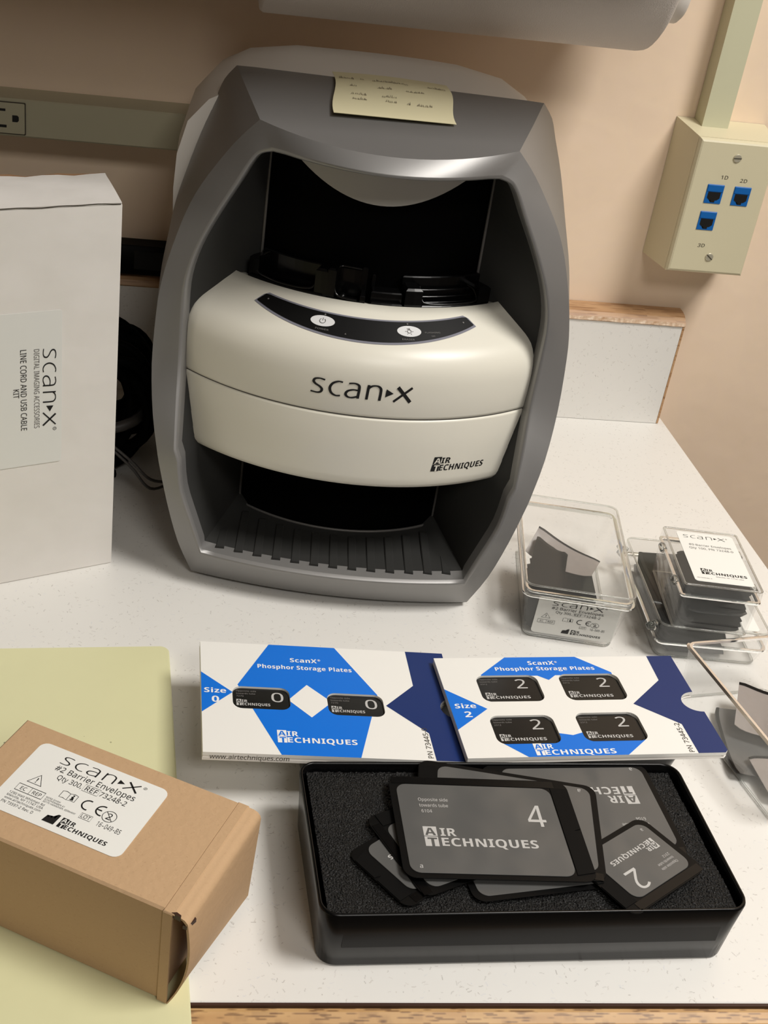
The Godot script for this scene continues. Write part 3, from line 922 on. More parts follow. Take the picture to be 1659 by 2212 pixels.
func maker_label(g: G, k: G, f: Callable, f2: Callable, big := true):
	# the printed label of the barrier envelopes, in metres from its upper left corner (x right, y down is negative)
	wordmark(g, f, .0125, -.0098, .0056, .0435)
	text(g, "#2 Barrier Envelopes", sans, f, .0128, -.0150, .0036, .0445)
	text(g, "Qty 300,", sans, f, .0172, -.0199, .0031, .0138)
	text(g, "REF", sans, f, .0330, -.0199, .0030, .0066)
	text(g, "73248-2", sans, f, .0409, -.0199, .0031, .0146)
	box_outline(g, f, .0319, -.0206, .0404, -.0161, .0002)
	# warning triangle
	stroke(g, [V(.0061, -.0280), V(.0138, -.0280), V(.00995, -.0214)], f, .00055, .00055, true)
	area(g, [V(.0096, -.0238), V(.0103, -.0238), V(.0101, -.0261), V(.0098, -.0261)], f)
	area(g, [V(.0097, -.0266), V(.0102, -.0266), V(.0102, -.0271), V(.0097, -.0271)], f)
	# representative box
	box_outline(g, f, .0038, -.0353, .0113, -.0307, .00035)
	box_outline(g, f, .0113, -.0353, .0186, -.0307, .00035)
	text(g, "EC", sans, f, .0075, -.0342, .0022, 0, 1)
	text(g, "REP", sans, f, .0150, -.0342, .0022, 0, 1)
	# open manual with an i
	for s in [-1.0, 1.0]:
		stroke(g, [V(.0290, -.0297), V(.0290, -.0252), V(.0290 + s * .0022, -.0246), V(.0290 + s * .0042, -.0250), V(.0290 + s * .0042, -.0294), V(.0290 + s * .0022, -.0291)], f, .0003, .0003, true)
	area(g, [V(.0303, -.0287), V(.0321, -.0287), V(.0321, -.0281), V(.0316, -.0281), V(.0316, -.0264), V(.0304, -.0264), V(.0304, -.0268), V(.0308, -.0269), V(.0308, -.0281), V(.0303, -.0281)], f)
	area(g, circle2(V(.0312, -.0257), .0005, .0005, 10), f)
	# conformity mark
	stroke(g, circle2(V(.0402, -.0277), .0031, .0031, 16, deg_to_rad(75), deg_to_rad(285)), f, .00075)
	stroke(g, circle2(V(.0480, -.0277), .0031, .0031, 16, deg_to_rad(75), deg_to_rad(285)), f, .00075)
	area(g, [V(.0452, -.0280), V(.0478, -.0280), V(.0478, -.0273), V(.0452, -.0273)], f)
	# lot box, single use mark, codes
	box_outline(g, f, .0402, -.0365, .0462, -.0331, .00022)
	text(g, "LOT", sans, f, .0432, -.0358, .0021, 0, 1)
	stroke(g, circle2(V(.0527, -.0292), .0035, .0035, 26), f, .0003, .0003, true)
	text(g, "2", sans, f, .0527, -.0312, .0040, 0, 1)
	stroke(g, [V(.0502, -.0267), V(.0552, -.0317)], f, .0003)
	text(g, "16-049-B5", mono, f, .0498, -.0370, .0030, .0126)
	if big:
		text(g, "1290 Walt Whitman Rd", sans, f, .0028, -.0384, .0014, .0195)
		text(g, "Melville, NY 11747 USA", sans, f, .0028, -.0404, .0014, .0200)
		text(g, "www.airtechniques.com", sans, f, .0028, -.0424, .0014, .0200)
		text(g, "MDSS GmbH", sans, f, .0200, -.0330, .0010, .0078)
		text(g, "SCHIFFGRABEN 41", sans, f, .0200, -.0345, .0010, .0110)
		text(g, "30175 HANNOVER, GERMANY", sans, f, .0200, -.0360, .0010, .0180)
		text(g, "PN 73597-2 Rev. D", sans, f, .0028, -.0452, .0017, .0175)
	# factory sign
	area(g, [V(.0262, -.0462), V(.0325, -.0462), V(.0329, -.0395), V(.0316, -.0395), V(.0313, -.0428), V(.0300, -.0415), V(.0295, -.0432), V(.0284, -.0418), V(.0279, -.0434), V(.0270, -.0421)], f)
	company(g, k, f, f2, .0342, -.0463, .0064, .0262, .03, .05)

func box_outline(g: G, f: Callable, x0: float, y0: float, x1: float, y1: float, w: float):
	stroke(g, [V(x0, y0), V(x1, y0), V(x1, y1), V(x0, y1)], f, w, w, true)

func board_and_mailer():
	var t := thing("painted_board", "pale yellow-green painted board lying on the counter under the brown box", "board", Vector3(0.0123, 0.0005, 0.4135), 3.18)
	var g := G.new()
	var p := PackedVector2Array()
	for q in circle2(V(-.006, .006), .006, .006, 6, -PI / 2, 0.0): p.append(q)
	for q in [V(0, .36), V(-.40, .36), V(-.40, .012)]: p.append(q)
	g.prism(p, 0.0, .0062, .0008, -1)
	obj("panel", g, S.board, t)
	# brown mailer box
	t = thing("cardboard_box", "small brown cardboard box with a white printed label on its top", "box", Vector3(-.0605, 0.0068, .5582), -27.63)
	g = G.new()
	g.box(Vector3(0, 0, 0), Vector3(.1225, .0597, .0755), .0011)
	obj("body", g, S.kraft, t)
	g = G.new()     # top and front panels run a little past the body to the tucked end
	g.box(Vector3(.1215, .0588, .0004), Vector3(.1272, .0600, .0763), .0004)
	g.box(Vector3(.1215, .0002, .0752), Vector3(.1262, .0596, .0765), .0004)
	obj("panel_edge", g, S.kraft, t)
	g = G.new()     # folded end: a rounded strip along the top, then a bulging flap whose front edge stands off and shows the dark inside
	var rows := []
	var fold := [[.1272, .0597], [.1276, .0592], [.1300, .0591], [.1322, .0584], [.1337, .0568]]
	for e in fold:
		var r := []
		for i in 13:
			var v := i / 12.0
			r.append(Vector3(e[0], e[1], lerpf(.0008, .0758, v)))
		rows.append(r)
	for j in 13:
		var r := []
		var w := j / 12.0
		for i in 13:
			var v := i / 12.0
			var x := .1342 + .0018 * sin(w * PI) * v - .0072 * pow(w, 3.0) * v - .002 * w * (1.0 - v)
			r.append(Vector3(x, lerpf(.0550, .0004, w), lerpf(.0008, .0760, v) - .0012 * sin(w * PI) * v))
		rows.append(r)
	g.grid(rows)
	var inner := []
	for row in rows:
		var r := []
		for q in row: r.append(q + Vector3(-.0011, -.0008, 0))
		inner.append(r)
	g.grid(inner, 2)
	var fe := [[], []]
	for j in rows.size():
		fe[0].append(rows[j][12]); fe[1].append(inner[j][12])
	g.grid(fe, 3)
	obj("end_flap", g, S.kraft, t)
	g = G.new()     # little tuck slots
	g.prism(PackedVector2Array([V(.1255, .0758), V(.1275, .0745), V(.1300, .0752), V(.1302, .0762)]), .0572, .0602, 0.0, -1)
	g.prism(PackedVector2Array([V(.1335, .0690), V(.1350, .0700), V(.1335, .0760), V(.1315, .0762)]), .0535, .0556, 0.0, -1)
	obj("tuck_slot", g, S.edge_dark, t)
	g = G.new()
	g.prism(rrect(.0725, .0498, .0045, 5, V(.0533, .0356)), .0598, .0600, 0.0, -1)
	var lab := obj("label", g, S.label_white, t)
	g = G.new()
	var k := G.new()
	var f := func(q: Vector2): return Vector3(.0198 + q.x, .06012, .0105 - q.y)
	var f2 := func(q: Vector2): return Vector3(.0198 + q.x, .06022, .0105 - q.y)
	maker_label(g, k, f, f2)
	obj("lettering", g, S.black_ink, lab)
	obj("reversed_letters", k, S.label_white, lab)

# ------------------------------------------------------------------ plate cards
func pieces(outline: PackedVector2Array, holes: Array, cuts: Array) -> Array:
	var r := []
	for i in cuts.size() - 1:
		var slab := PackedVector2Array([V(-1, cuts[i]), V(1, cuts[i]), V(1, cuts[i + 1]), V(-1, cuts[i + 1])])
		var parts := Geometry2D.intersect_polygons(outline, slab)
		for h in holes:
			var nxt: Array[PackedVector2Array] = []
			for p in parts: nxt.append_array(Geometry2D.clip_polygons(p, h))
			parts = nxt
		r.append_array(parts)
	return r

func printed(g: G, shape: Array, parts: Array, y: float):
	var ps := PackedVector2Array()
	for v in shape: ps.append(V(v.x, -v.y))
	for p in parts:
		for q in Geometry2D.intersect_polygons(p, ps):
			if q.size() > 2: g.flat(q, func(w): return Vector3(w.x, y, w.y), Vector3.UP)

func mm(a: Array) -> Array:
	var r := []
	for i in range(0, a.size(), 2): r.append(V(a[i], a[i + 1]) / 1000.0)
	return r

# w, d in metres; windows given as [x0, v0, x1, v1] in mm with v downwards negative
func card(t: Node3D, w: float, d: float, th: float, windows: Array, rw: float, cuts: Array, notch_v: float) -> Array:
	var o := PackedVector2Array([V(0, 0), V(w, 0)])
	for q in circle2(V(w, -notch_v), .0105, .0092, 14, -PI / 2, -PI * 1.5): o.append(q)
	o.append(V(w, d - .002)); o.append(V(w - .002, d)); o.append(V(0, d))
	var holes := []
	for h in windows:
		holes.append(rrect((h[2] - h[0]) / 1000.0, (h[1] - h[3]) / 1000.0, rw, 6, V((h[0] + h[2]) / 2000.0, -(h[1] + h[3]) / 2000.0)))
	var parts := pieces(o, holes, cuts)
	var g := G.new()
	for p in parts: g.prism(p, th - .0022, th, 0.0, -1)
	obj("sleeve_front", g, S.card_front, t)
	g = G.new()
	g.prism(o, 0.0, th - .0034, .0003, -1)
	g.box(Vector3(.0002, .0006, d - .0008), Vector3(w - .004, th - .0021, d - .0001))
	g.box(Vector3(.0001, .0006, .0002), Vector3(.0008, th - .0021, d - .0004))
	obj("sleeve_back", g, S.card_white, t)
	g = G.new()
	g.prism(PackedVector2Array([V(.002, .002), V(w - .012, .002), V(w - .012, d - .002), V(.002, d - .002)]), th - .0033, th - .0023)
	obj("insert", g, S.insert_dark, t)
	return parts

func storage_plate(at: Vector3, turn: Vector3, size: Vector2, digit: String, code: String, label: String, group: String):
	var t := thing("storage_plate", label, "imaging plate", at, 0.0, group)
	t.rotation_degrees = turn
	var g := G.new()
	g.prism(rrect(size.x, size.y, .005, 5), 0.0, .0009, .0002, -1)
	obj("sheet", g, S.plate, t)
	g = G.new()
	var k := G.new()
	var f := on_top(.00098); var f2 := on_top(.00106)
	var x0 := -size.x / 2 + .0025
	if digit == "2":
		text(g, digit, sans, f, size.x * .17, .0005, .0085, .0066)
		company(g, k, f, f2, x0 + .0015, -size.y * .37, .0058, size.x * .72, .05, 0.0)
	else:
		text(g, digit, sans, f, size.x * .20, -size.y * .12, .0080, .0070)
		company(g, k, f, f2, x0 + .0005, -size.y * .34, .0054, size.x * .58, .05, 0.0)
	obj("lettering", g, S.plate_ink, t)
	obj("reversed_letters", k, S.plate, t)
	g = G.new()
	var yt := size.y * (.36 if digit == "2" else .30)
	text(g, "Opposite side", sans, f, x0 + .0006, yt, .0013, .0118)
	text(g, "towards tube", sans, f, x0 + .0006, yt - .0023, .0013, .0112)
	text(g, code, sans, f, x0 + .0006, yt - .0046, .0013, .0042)
	obj("small_print", g, S.dim_ink, t)

func cards():
	# black lid tray the cards rest on
	var t := thing("lid_tray", "black plastic lid tray under the two blue and white cards", "tray", Vector3(.2025, 0, .4885), 4.0)
	var g := G.new()
	tray_shell(g, .235, .088, .004, .0275, .012)
	obj("shell", g, S.black_gloss, t)
	# first card
	t = thing("plate_card", "blue and white card with two small plate windows, left of the pair", "card", Vector3(.0302, .0335, .4509), 0.68, "plate cards on the black lid tray")
	t.rotation_degrees = Vector3(0.57, 0.68, -1.49)
	var b1 := t.transform
	var th := .0060
	var w := .1520; var d := .0978
	var wins := [[18.0, -41.0, 51.6, -60.4], [73.6, -43.4, 107.2, -62.8]]
	var parts := card(t, w, d, th, wins, .0055, [-.01, .0507, .0531, .2], -.0525)
	g = G.new()
	printed(g, mm([42.6, 1, 82.6, 1, 104.6, -43.4, 87.0, -101, 44.6, -101, 21.3, -39.5]), parts, th + .00006)
	printed(g, mm([-1, -28.1, 18.2, -46.6, -1, -65.8]), parts, th + .00006)
	obj("blue_print", g, S.print_blue, t)
	g = G.new()
	printed(g, mm([62.6, -37.1, 76.3, -51.8, 63.1, -65.9, 50.5, -51.5]), parts, th + .00012)
	obj("white_diamond", g, S.card_front, t)
	g = G.new()
	printed(g, mm([128.2, 1, 158, 1, 158, -101, 131.0, -101, 130.5, -75.3, 108.5, -52.7, 128.0, -33.1]), parts, th + .00006)
	obj("navy_print", g, S.print_navy, t)
	g = G.new()
	var k := G.new()
	var f := on_top(th + .00018); var f2 := on_top(th + .00026)
	text(g, "ScanX", bold, f, .0625, -.0162, .0038, .0165, 1)
	text(g, "®", bold, f, .0712, -.0142, .0018)
	text(g, "Phosphor Storage Plates", bold, f, .0628, -.0232, .0036, .0575, 1)
	text(g, "Size", bold, f, .0080, -.0478, .0042, .0128, 1)
	text(g, "0", bold, f, .0080, -.0560, .0052, .0042, 1)
	company(g, k, f, f2, .0420, -.0880, .0102, .0452, .03, .0)
	obj("lettering", g, S.white_ink, t)
	obj("reversed_letters", k, S.print_blue, t)
	g = G.new()
	text(g, "www.airtechniques.com", sans, func(p): return Vector3(p.x, p.y, d + .00015), .0040, .0016, .0030, .0440)
	text(g, "PN 73445-0", sans, func(p): return Vector3(.1297 - p.y, th + .00018, -p.x), -.0960, 0.0, .0030, .0250)
	obj("small_print", g, S.soft_ink, t)
	for i in 2:
		var c: Array = wins[i]
		storage_plate(b1 * Vector3((c[0] + c[2]) / 2000.0 - .0006, th - .00225, -(c[1] + c[3]) / 2000.0 - .0008), Vector3(0.57, 0.68, -1.49), V(.0338, .0190), "0", "7270",
			["small black storage plate behind the left window of the left card", "small black storage plate behind the right window of the left card"][i], "storage plates in the left card")
	# second card, lying on the end of the first
	t = thing("plate_card", "blue and white card with four plate windows, overlapping the first card", "card", Vector3(.1744, .0360, .4607), 2.79, "plate cards on the black lid tray")
	t.rotation_degrees = Vector3(0, 2.79, 1.2)
	var B2 := t.transform
	th = .0046; w = .1555; d = .0900
	wins = [[21.7, -17.6, 60.3, -42.1], [74.2, -17.0, 112.7, -41.9], [20.7, -54.6, 59.1, -79.2], [73.2, -53.4, 112.0, -78.4]]
	parts = card(t, w, d, th, wins, .0055, [-.01, .0297, .0660, .2], -.0450)
	g = G.new()
	printed(g, mm([46.5, 1, 90.0, 1, 110.0, -15.7, 110.0, -18.2, 73, -18.0, 67.6, -22.5, 61.5, -18.2, 26, -18.5, 26.0, -16.8]), parts, th + .00006)
	printed(g, mm([-1, -29.2, 22.0, -48.4, -1, -67.0]), parts, th + .00006)
	printed(g, mm([39.5, -94, 23.5, -78.4, 56, -78.4, 56, -70.0, 67.0, -72.6, 76.5, -69.5, 76.5, -77.8, 109.2, -77.8, 89.8, -94]), parts, th + .00006)
	obj("blue_print", g, S.print_blue, t)
	g = G.new()
	printed(g, mm([139.1, 1, 159, 1, 159, -95, 137.0, -95, 136.7, -65.0, 113.5, -45.9, 138.1, -24.1]), parts, th + .00006)
	obj("navy_print", g, S.print_navy, t)
	g = G.new(); k = G.new()
	f = on_top(th + .00018); f2 = on_top(th + .00026)
	text(g, "ScanX", bold, f, .0672, -.0078, .0037, .0170, 1)
	text(g, "®", bold, f, .0762, -.0060, .0017)
	text(g, "Phosphor Storage Plates", bold, f, .0683, -.0132, .0034, .0640, 1)
	text(g, "Size", bold, f, .0092, -.0476, .0040, .0128, 1)
	text(g, "2", bold, f, .0092, -.0556, .0050, .0044, 1)
	company(g, k, f, f2, .0405, -.0890, .0098, .0475, .03, .0)
	obj("lettering", g, S.white_ink, t)
	obj("reversed_letters", k, S.print_blue, t)
	g = G.new()
	text(g, "PN 73445-2", sans, func(p): return Vector3(.1350 - p.y, th + .00018, -p.x), -.0890, 0.0, .0030, .0250)
	obj("small_print", g, S.soft_ink, t)
	for i in 4:
		var c: Array = wins[i]
		storage_plate(B2 * Vector3((c[0] + c[2]) / 2000.0 - .0012, th - .00225, -(c[1] + c[3]) / 2000.0 - .0008), Vector3(0, 2.79, 1.2), V(.0378, .0242), "2", "2312",
			["black storage plate in the upper left window of the four-window card", "black storage plate in the upper right window of the four-window card", "black storage plate in the lower left window of the four-window card", "black storage plate in the lower right window of the four-window card"][i], "storage plates in the right card")

func tray_shell(g: G, w: float, d: float, draft: float, h: float, r: float, floor_y := .0025):
	var L := func(ww: float, dd: float, rr: float, y: float):
		var a := []
		for p in rrect(ww, dd, rr, 7): a.append(Vector3(p.x, y, p.y))
		return a
	var loops := [L.call(w - 2 * draft - .004, d - 2 * draft - .002, r - .002, 0.0), L.call(w - 2 * draft - .0005, d - 2 * draft + .0008, r, .0012), L.call(w - draft - .0004, d - draft * .8, r, h * .55), L.call(w, d, r, h - .0012), L.call(w - .0008, d - .0008, r, h), L.call(w - .0030, d - .0030, r - .001, h), L.call(w - .0038, d - .0038, r - .0015, h - .001), L.call(w - 2 * draft - .005, d - 2 * draft - .005, r - .002, floor_y)]
	g.loft(loops, true, 1)
	for e in [0, 7]:
		var c := Vector3(0, loops[e][0].y, 0)
		for i in loops[e].size(): g.trin(c, loops[e][i], loops[e][(i + 1) % loops[e].size()], Vector3.DOWN if e == 0 else Vector3.UP)

func foam_tray():
	var t := thing("foam_tray", "black plastic tray with a foam pad, at the front of the counter", "tray", Vector3(.1941, 0, .6035), 1.83)
	var g := G.new()
	tray_shell(g, .2185, .1062, .0024, .0385, .0095)
	obj("shell", g, S.black_gloss, t)
	g = G.new()
	g.box(Vector3(-.0965, .0150, .0514), Vector3(.0965, .0305, .0524), .0002)
	obj("sunk_panel", g, S.black_gloss, t)
	g = G.new()
	var rows := []
	var rng := RandomNumberGenerator.new(); rng.seed = 8
	for j in 101:
		var r := []
		for i in 211:
			r.append(Vector3(lerpf(-.1045, .1045, i / 210.0), .0340 + rng.randf_range(-.00045, .00045) + .0005 * sin(i * .08) * sin(j * .13), lerpf(-.0492, .0492, j / 100.0)))
		rows.append(r)
	g.grid(rows)
	obj("foam_pad", g, S.foam, t)
	# envelopes in the tray, lowest first
	var gp := "barrier envelopes on the foam pad"
	envelope(Vector3(0.2067, 0.0356, 0.6072), V(.0965, .0690), Vector3(0, 9.0, 0), "4n", "large envelope almost hidden under the pile, rounded lower left corner showing", gp)
	envelope(Vector3(0.2359, 0.0366, 0.5842), V(.0970, .0690), Vector3(0, 183.0, 0), "4", "large plate envelope lying upside down at the tray's rear right corner", gp)
	envelope(Vector3(0.1395, 0.0356, 0.6188), V(.0570, .0440), Vector3(0, 217.0, 0), "s", "small dark envelope sticking out left of the pile, nearer the front", gp)
	envelope(Vector3(0.1473, 0.0368, 0.6120), V(.0580, .0440), Vector3(0, 114.0, 0), "s", "small dark envelope wedged under the left side of the topmost envelope", gp)
	envelope(Vector3(0.2542, 0.0378, 0.6242), V(.0580, .0440), Vector3(0, 213.0, 0), "2", "small plate envelope numbered 2 turned upside down at the tray's right", gp)
	envelope(Vector3(0.1924, 0.0388, 0.5942), V(.0980, .0700), Vector3(0, 169.0, 0), "4b", "large tilted plate envelope directly under the topmost envelope", gp)
	envelope(Vector3(0.1800, 0.0400, 0.6022), V(.0990, .0715), Vector3(0, -0.8, 0), "4", "topmost large plate envelope numbered 4 in the black tray", gp)

func envelope(at: Vector3, size: Vector2, turn: Vector3, kind: String, label: String, group: String):
	var t := thing("plate_envelope", label, "envelope", at, 0.0, group)
	t.rotation_degrees = turn
	var w := size.x; var d := size.y
	var g := G.new()
	g.prism(rrect(w, d, .0065, 6), 0.0, .0005, .0001, 1)
	obj("backing", g, S.env_black, t)
	if kind == "": return
	var big := kind.begins_with("4")
	# film window with the plate behind it; the flap strip stays bare at the right
	var x0 := -w / 2 + .0035; var x1 := w / 2 - (.0105 if big else .0095)
	var z0 := -d / 2 + .0062; var z1 := d / 2 - .0030
	g = G.new()
	g.prism(rrect(x1 - x0, z1 - z0, .0055, 6, V((x0 + x1) / 2, (z0 + z1) / 2)), .0005, .0009, .00018, 1)
	obj("film_window", g, S.env_film, t)
	g = G.new()      # dull sealed edge along the top, with its welded line
	g.prism(PackedVector2Array([V(x0 - .002, -d / 2 + .0008), V(x1 + .003, -d / 2 + .0008), V(x1 + .003, z0 - .0006), V(x0 - .002, z0 - .0006)]), .0005, .0007, 0.0, -1)
	obj("seal_strip", g, S.black_gloss, t)
	g = G.new()      # loose tear strip with a notch
	var nx := x1 + .0006
	g.prism(PackedVector2Array([V(nx, -d / 2 + .006), V(w / 2 - .0004, -d / 2 + .006), V(w / 2 - .0004, 0.0), V(w / 2 - .004, .001), V(w / 2 - .0004, .002), V(w / 2 - .0004, d / 2 - .006), V(nx, d / 2 - .004)]), .0006, .0009, 0.0, -1)
	obj("tear_strip", g, S.black_matte, t)
	g = G.new()
	var k := G.new()
	var f := on_top(.00098); var f2 := on_top(.00106)
	if kind == "4n": return
	if big:
		var ox := -w / 2; var oy := d / 2
		if kind == "4":
			text(g, "4", sans, f, ox + .0715, oy - .0350, .0150, .0098)
		company(g, k, f, f2, ox + .0138, oy - .0508, .0136, .0592, .12, 0.0)
		text(g, "a", sans, f, ox + .0086, oy - .0655, .0028)
		obj("lettering", g, S.plate_ink, t)
		obj("reversed_letters", k, S.env_film, t)
		g = G.new()
		text(g, "Opposite side", sans, f, ox + .0143, oy - .0188, .0022, .0160)
		text(g, "towards tube", sans, f, ox + .0143, oy - .0230, .0022, .0155)
		text(g, "6104", sans, f, ox + .0150, oy - .0272, .0022, .0056)
		obj("small_print", g, S.plate_ink, t)
	else:
		var ox := -w / 2; var oy := d / 2
		text(g, "2", sans, f, ox + .0330, oy - .0215, .0125, .0082)
		company(g, k, f, f2, ox + .0085, oy - .0305, .0070, .0330, .06, 0.0)
		text(g, "a", sans, f, ox + .0070, oy - .0375, .0022)
		obj("lettering", g, S.plate_ink, t)
		obj("reversed_letters", k, S.env_film, t)
		g = G.new()
		text(g, "Opposite side", sans, f, ox + .0085, oy - .0130, .0015, .0125)
		text(g, "towards tube", sans, f, ox + .0085, oy - .0158, .0015, .0120)
		text(g, "2312", sans, f, ox + .0085, oy - .0186, .0015, .0050)
		obj("small_print", g, S.plate_ink, t)

# ------------------------------------------------------------------ clear boxes
func loop_y(w: float, d: float, r: float, y: float) -> Array:
	var a := []
	for p in rrect(w, d, r, 5): a.append(Vector3(p.x, y, p.y))
	return a

func clear_shell(t: Node3D, called: String, wt: float, dt: float, wb: float, db: float, y0: float, y1: float, r: float, floor_up := true, flange := .0006):
	# walls of a clear plastic half-box between y0 and y1; the closed side is y0 (floor_up) or y1
	var g := G.new()
	var th := .0014
	var A := loop_y(wb, db, r, y0); var B := loop_y(wt, dt, r, y1)
	var Ai := loop_y(wb - 2 * th, db - 2 * th, r - th * .6, y0); var Bi := loop_y(wt - 2 * th, dt - 2 * th, r - th * .6, y1)
	g.loft([A, B], true, 1); g.loft([Bi, Ai], true, 1)
	var L: Array = A if floor_up else B
	var c := Vector3(0, L[0].y, 0)
	for i in L.size(): g.trin(c, L[i], L[(i + 1) % L.size()], Vector3.DOWN if floor_up else Vector3.UP)
	obj(called, g, S.clear, t)
	# solid rim, where the clear plastic shows its edges
	g = G.new()
	var y: float = y1 if floor_up else y0
	var W: float = wt if floor_up else wb
	var D: float = dt if floor_up else db
	g.loft([loop_y(W, D, r, y - .0008), loop_y(W + flange, D + flange, r + flange / 2, y), loop_y(W, D, r, y + .0008), loop_y(W - 2.4 * th, D - 2.4 * th, r - th, y + .0008), loop_y(W - 2.4 * th, D - 2.4 * th, r - th, y - .0008), loop_y(W, D, r, y - .0008)], true, -1)
	obj("rim", g, S.clear_rim, t)
	g = G.new()
	y = y0 if floor_up else y1
	W = wb if floor_up else wt
	D = db if floor_up else dt
	var pts := loop_y(W - .0014, D - .0014, r - .0006, y + (.0007 if floor_up else -.0007))
	g.tube(pts, .0007, 6, true)
	obj("edge", g, S.clear_rim, t)

func sheet(called: String, label: String, group: String, at: Vector3, turn: Vector3, w: float, d: float, curl: float, material: Material, twist := 0.0):
	var t := thing(called, label, "envelope", at, 0.0, group)
	t.rotation_degrees = turn
	var g := G.new()
	for s in 2:
		var rows := []
		for j in 9:
			var r := []
			for i in 13:
				var u := i / 12.0 - .5; var v := j / 8.0 - .5
				var e := 1.0 - .12 * pow(absf(2.0 * u), 8.0)
				r.append(Vector3(u * w, curl * (u * u * 4.0) + twist * u * v * 4.0 + .0004 * s, v * d * e))
			rows.append(r)
		g.grid(rows)
	obj("film", g, material, t)
	g = G.new()
	var rim := []
	for i in 13:
		var u := i / 12.0 - .5
		rim.append([Vector3(u * w, curl * (u * u * 4.0) + twist * u * -2.0 * .98 + .0007, -.49 * d * (1.0 - .12 * pow(absf(2.0 * u), 8.0))), Vector3(u * w, curl * (u * u * 4.0) + twist * u * -2.0 * .86 + .0007, -.43 * d * (1.0 - .12 * pow(absf(2.0 * u), 8.0)))])
	g.loft(rim, false, 1)
	obj("seal", g, S.env_black, t)
	return t

func clear_boxes():
	var rng := RandomNumberGenerator.new(); rng.seed = 33
	# 1: box with a printed front label beside the scanner
	var t := thing("clear_box", "clear plastic box with a white front label, nearest the scanner", "box", Vector3(.2998, 0.0005, .3265), -10.6, "clear envelope boxes")
	clear_shell(t, "base", .0735, .1255, .0625, .1150, 0.0, .0400, .006)
	clear_shell(t, "lid", .0765, .1285, .0775, .1295, .0375, .0465, .007, false)
	var g := G.new()
	g.prism(rrect(.0562, .0325, .0025, 4, V(0.0, 0.0)), 0.0, .0003, 0.0, -1, Transform3D(Basis(Vector3.RIGHT, deg_to_rad(90 + 7.4)), Vector3(.0015, .0208, .0604)))
	var lab := obj("label", g, S.label_grey, t)
	g = G.new(); var k := G.new()
	var X := Transform3D(Basis(Vector3.RIGHT, deg_to_rad(7.4)), Vector3(.0015, .0208, .0604))
	var f := func(p: Vector2): return X * Vector3((p.x - .0355) * .80, (p.y + .0255) * .66, .00045)
	var f2 := func(p: Vector2): return X * Vector3((p.x - .0355) * .80, (p.y + .0255) * .66, .00055)
	maker_label(g, k, f, f2, false)
	obj("lettering", g, S.black_ink, lab)
	obj("reversed_letters", k, S.label_grey, lab)
	var b := t.transform
	for i in 14:
		sheet("barrier_envelope", "dark barrier envelope lying flat in the box beside the scanner", "envelopes in the box beside the scanner", b * Vector3(-.0070 + rng.randf_range(-.001, .001), .0022 + i * .0021, .026 + rng.randf_range(-.002, .002)), Vector3(0, -10.6 + rng.randf_range(-2, 2), 0), .044, .050, .0008, S.env_dark)
	sheet("barrier_envelope", "grey barrier envelope standing curled on the pile beside the scanner", "envelopes in the box beside the scanner", b * Vector3(-.006, .0335, .0010), Vector3(14, -34, -8), .050, .026, .0040, S.env_pale, .003)
	sheet("barrier_envelope", "dark curled envelope leaning at the left of the pile beside the scanner", "envelopes in the box beside the scanner", b * Vector3(-.0185, .0335, .018), Vector3(8, -20, -14), .026, .050, .003, S.env_dark, .002)
	# 2: lower flat box under the small one
	t = thing("clear_box", "low clear plastic box underneath the small labelled clear box", "box", Vector3(.3900, 0.0005, .3445), -5.0, "clear envelope boxes")
	clear_shell(t, "base", .0780, .1150, .0720, .1090, 0.0, .0130, .006)
	clear_shell(t, "lid", .0780, .1150, .0790, .1160, .0138, .0285, .006, false)
	b = t.transform
	g = G.new()
	g.prism(rrect(.0500, .0420, .003, 4, V(.006, .0345)), .0287, .0290, 0.0, -1)
	obj("label", g, S.label_white, t)
	for e in [Vector3(-.041, .0205, .049), Vector3(-.041, .0205, -.045)]:
		g = G.new()
		for q in 5: g.cyl(e + Vector3(-.001 + rng.randf_range(-.001, .001), rng.randf_range(-.003, .003), rng.randf_range(-.003, .003)), Vector3(rng.randf_range(-1, 1), 1, rng.randf_range(-1, 1)), .0022, .005, 10, .0006)
		obj("hinge_pin", g, S.clear_rim, t)
	for i in 8:
		sheet("barrier_envelope", "black barrier envelope stacked in the low clear box", "envelopes in the low clear box", b * Vector3(-.010 + rng.randf_range(-.002, .002), .0020 + i * .0030, .003 + rng.randf_range(-.002, .002)), Vector3(0, 85 + rng.randf_range(-4, 4), 0), .092, .046, .0012, S.env_dark)
	# 3: small box on top with the label
	t = thing("clear_box", "small clear box with a white top label, standing on the low box", "box", Vector3(.3826, .0290, .3690), -7.4, "clear envelope boxes")
	clear_shell(t, "base", .0535, .0740, .0515, .0720, 0.0, .0272, .0025)
	clear_shell(t, "lid", .0540, .0745, .0545, .0755, .0280, .0375, .0025, false)
	for z in [-.024, .018]:
		for s in [-1, 1]:
			g = G.new()
			g.cyl(Vector3(s * .0272, .0275, z - .003), Vector3(0, 0, 1), .0026, .007, 12, .0006)
			obj("hinge_pin", g, S.clear_rim, t)
	g = G.new()
	g.prism(rrect(.0405, .0640, .0025, 4, V(.0015, .0005)), .0376, .0379, 0.0, -1)
	lab = obj("label", g, S.label_white, t)
	g = G.new(); k = G.new()
	f = func(p: Vector2): return Vector3(p.x, .0380, -p.y)
	f2 = func(p: Vector2): return Vector3(p.x, .0381, -p.y)
	wordmark(g, f, -.0150, .0235, .0040, .0300, true, .8)
	company(g, k, f, f2, -.0120, -.0232, .0070, .0310, .03, 0.0)
	obj("lettering", g, S.black_ink, lab)
	obj("reversed_letters", k, S.label_white, lab)
	g = G.new()
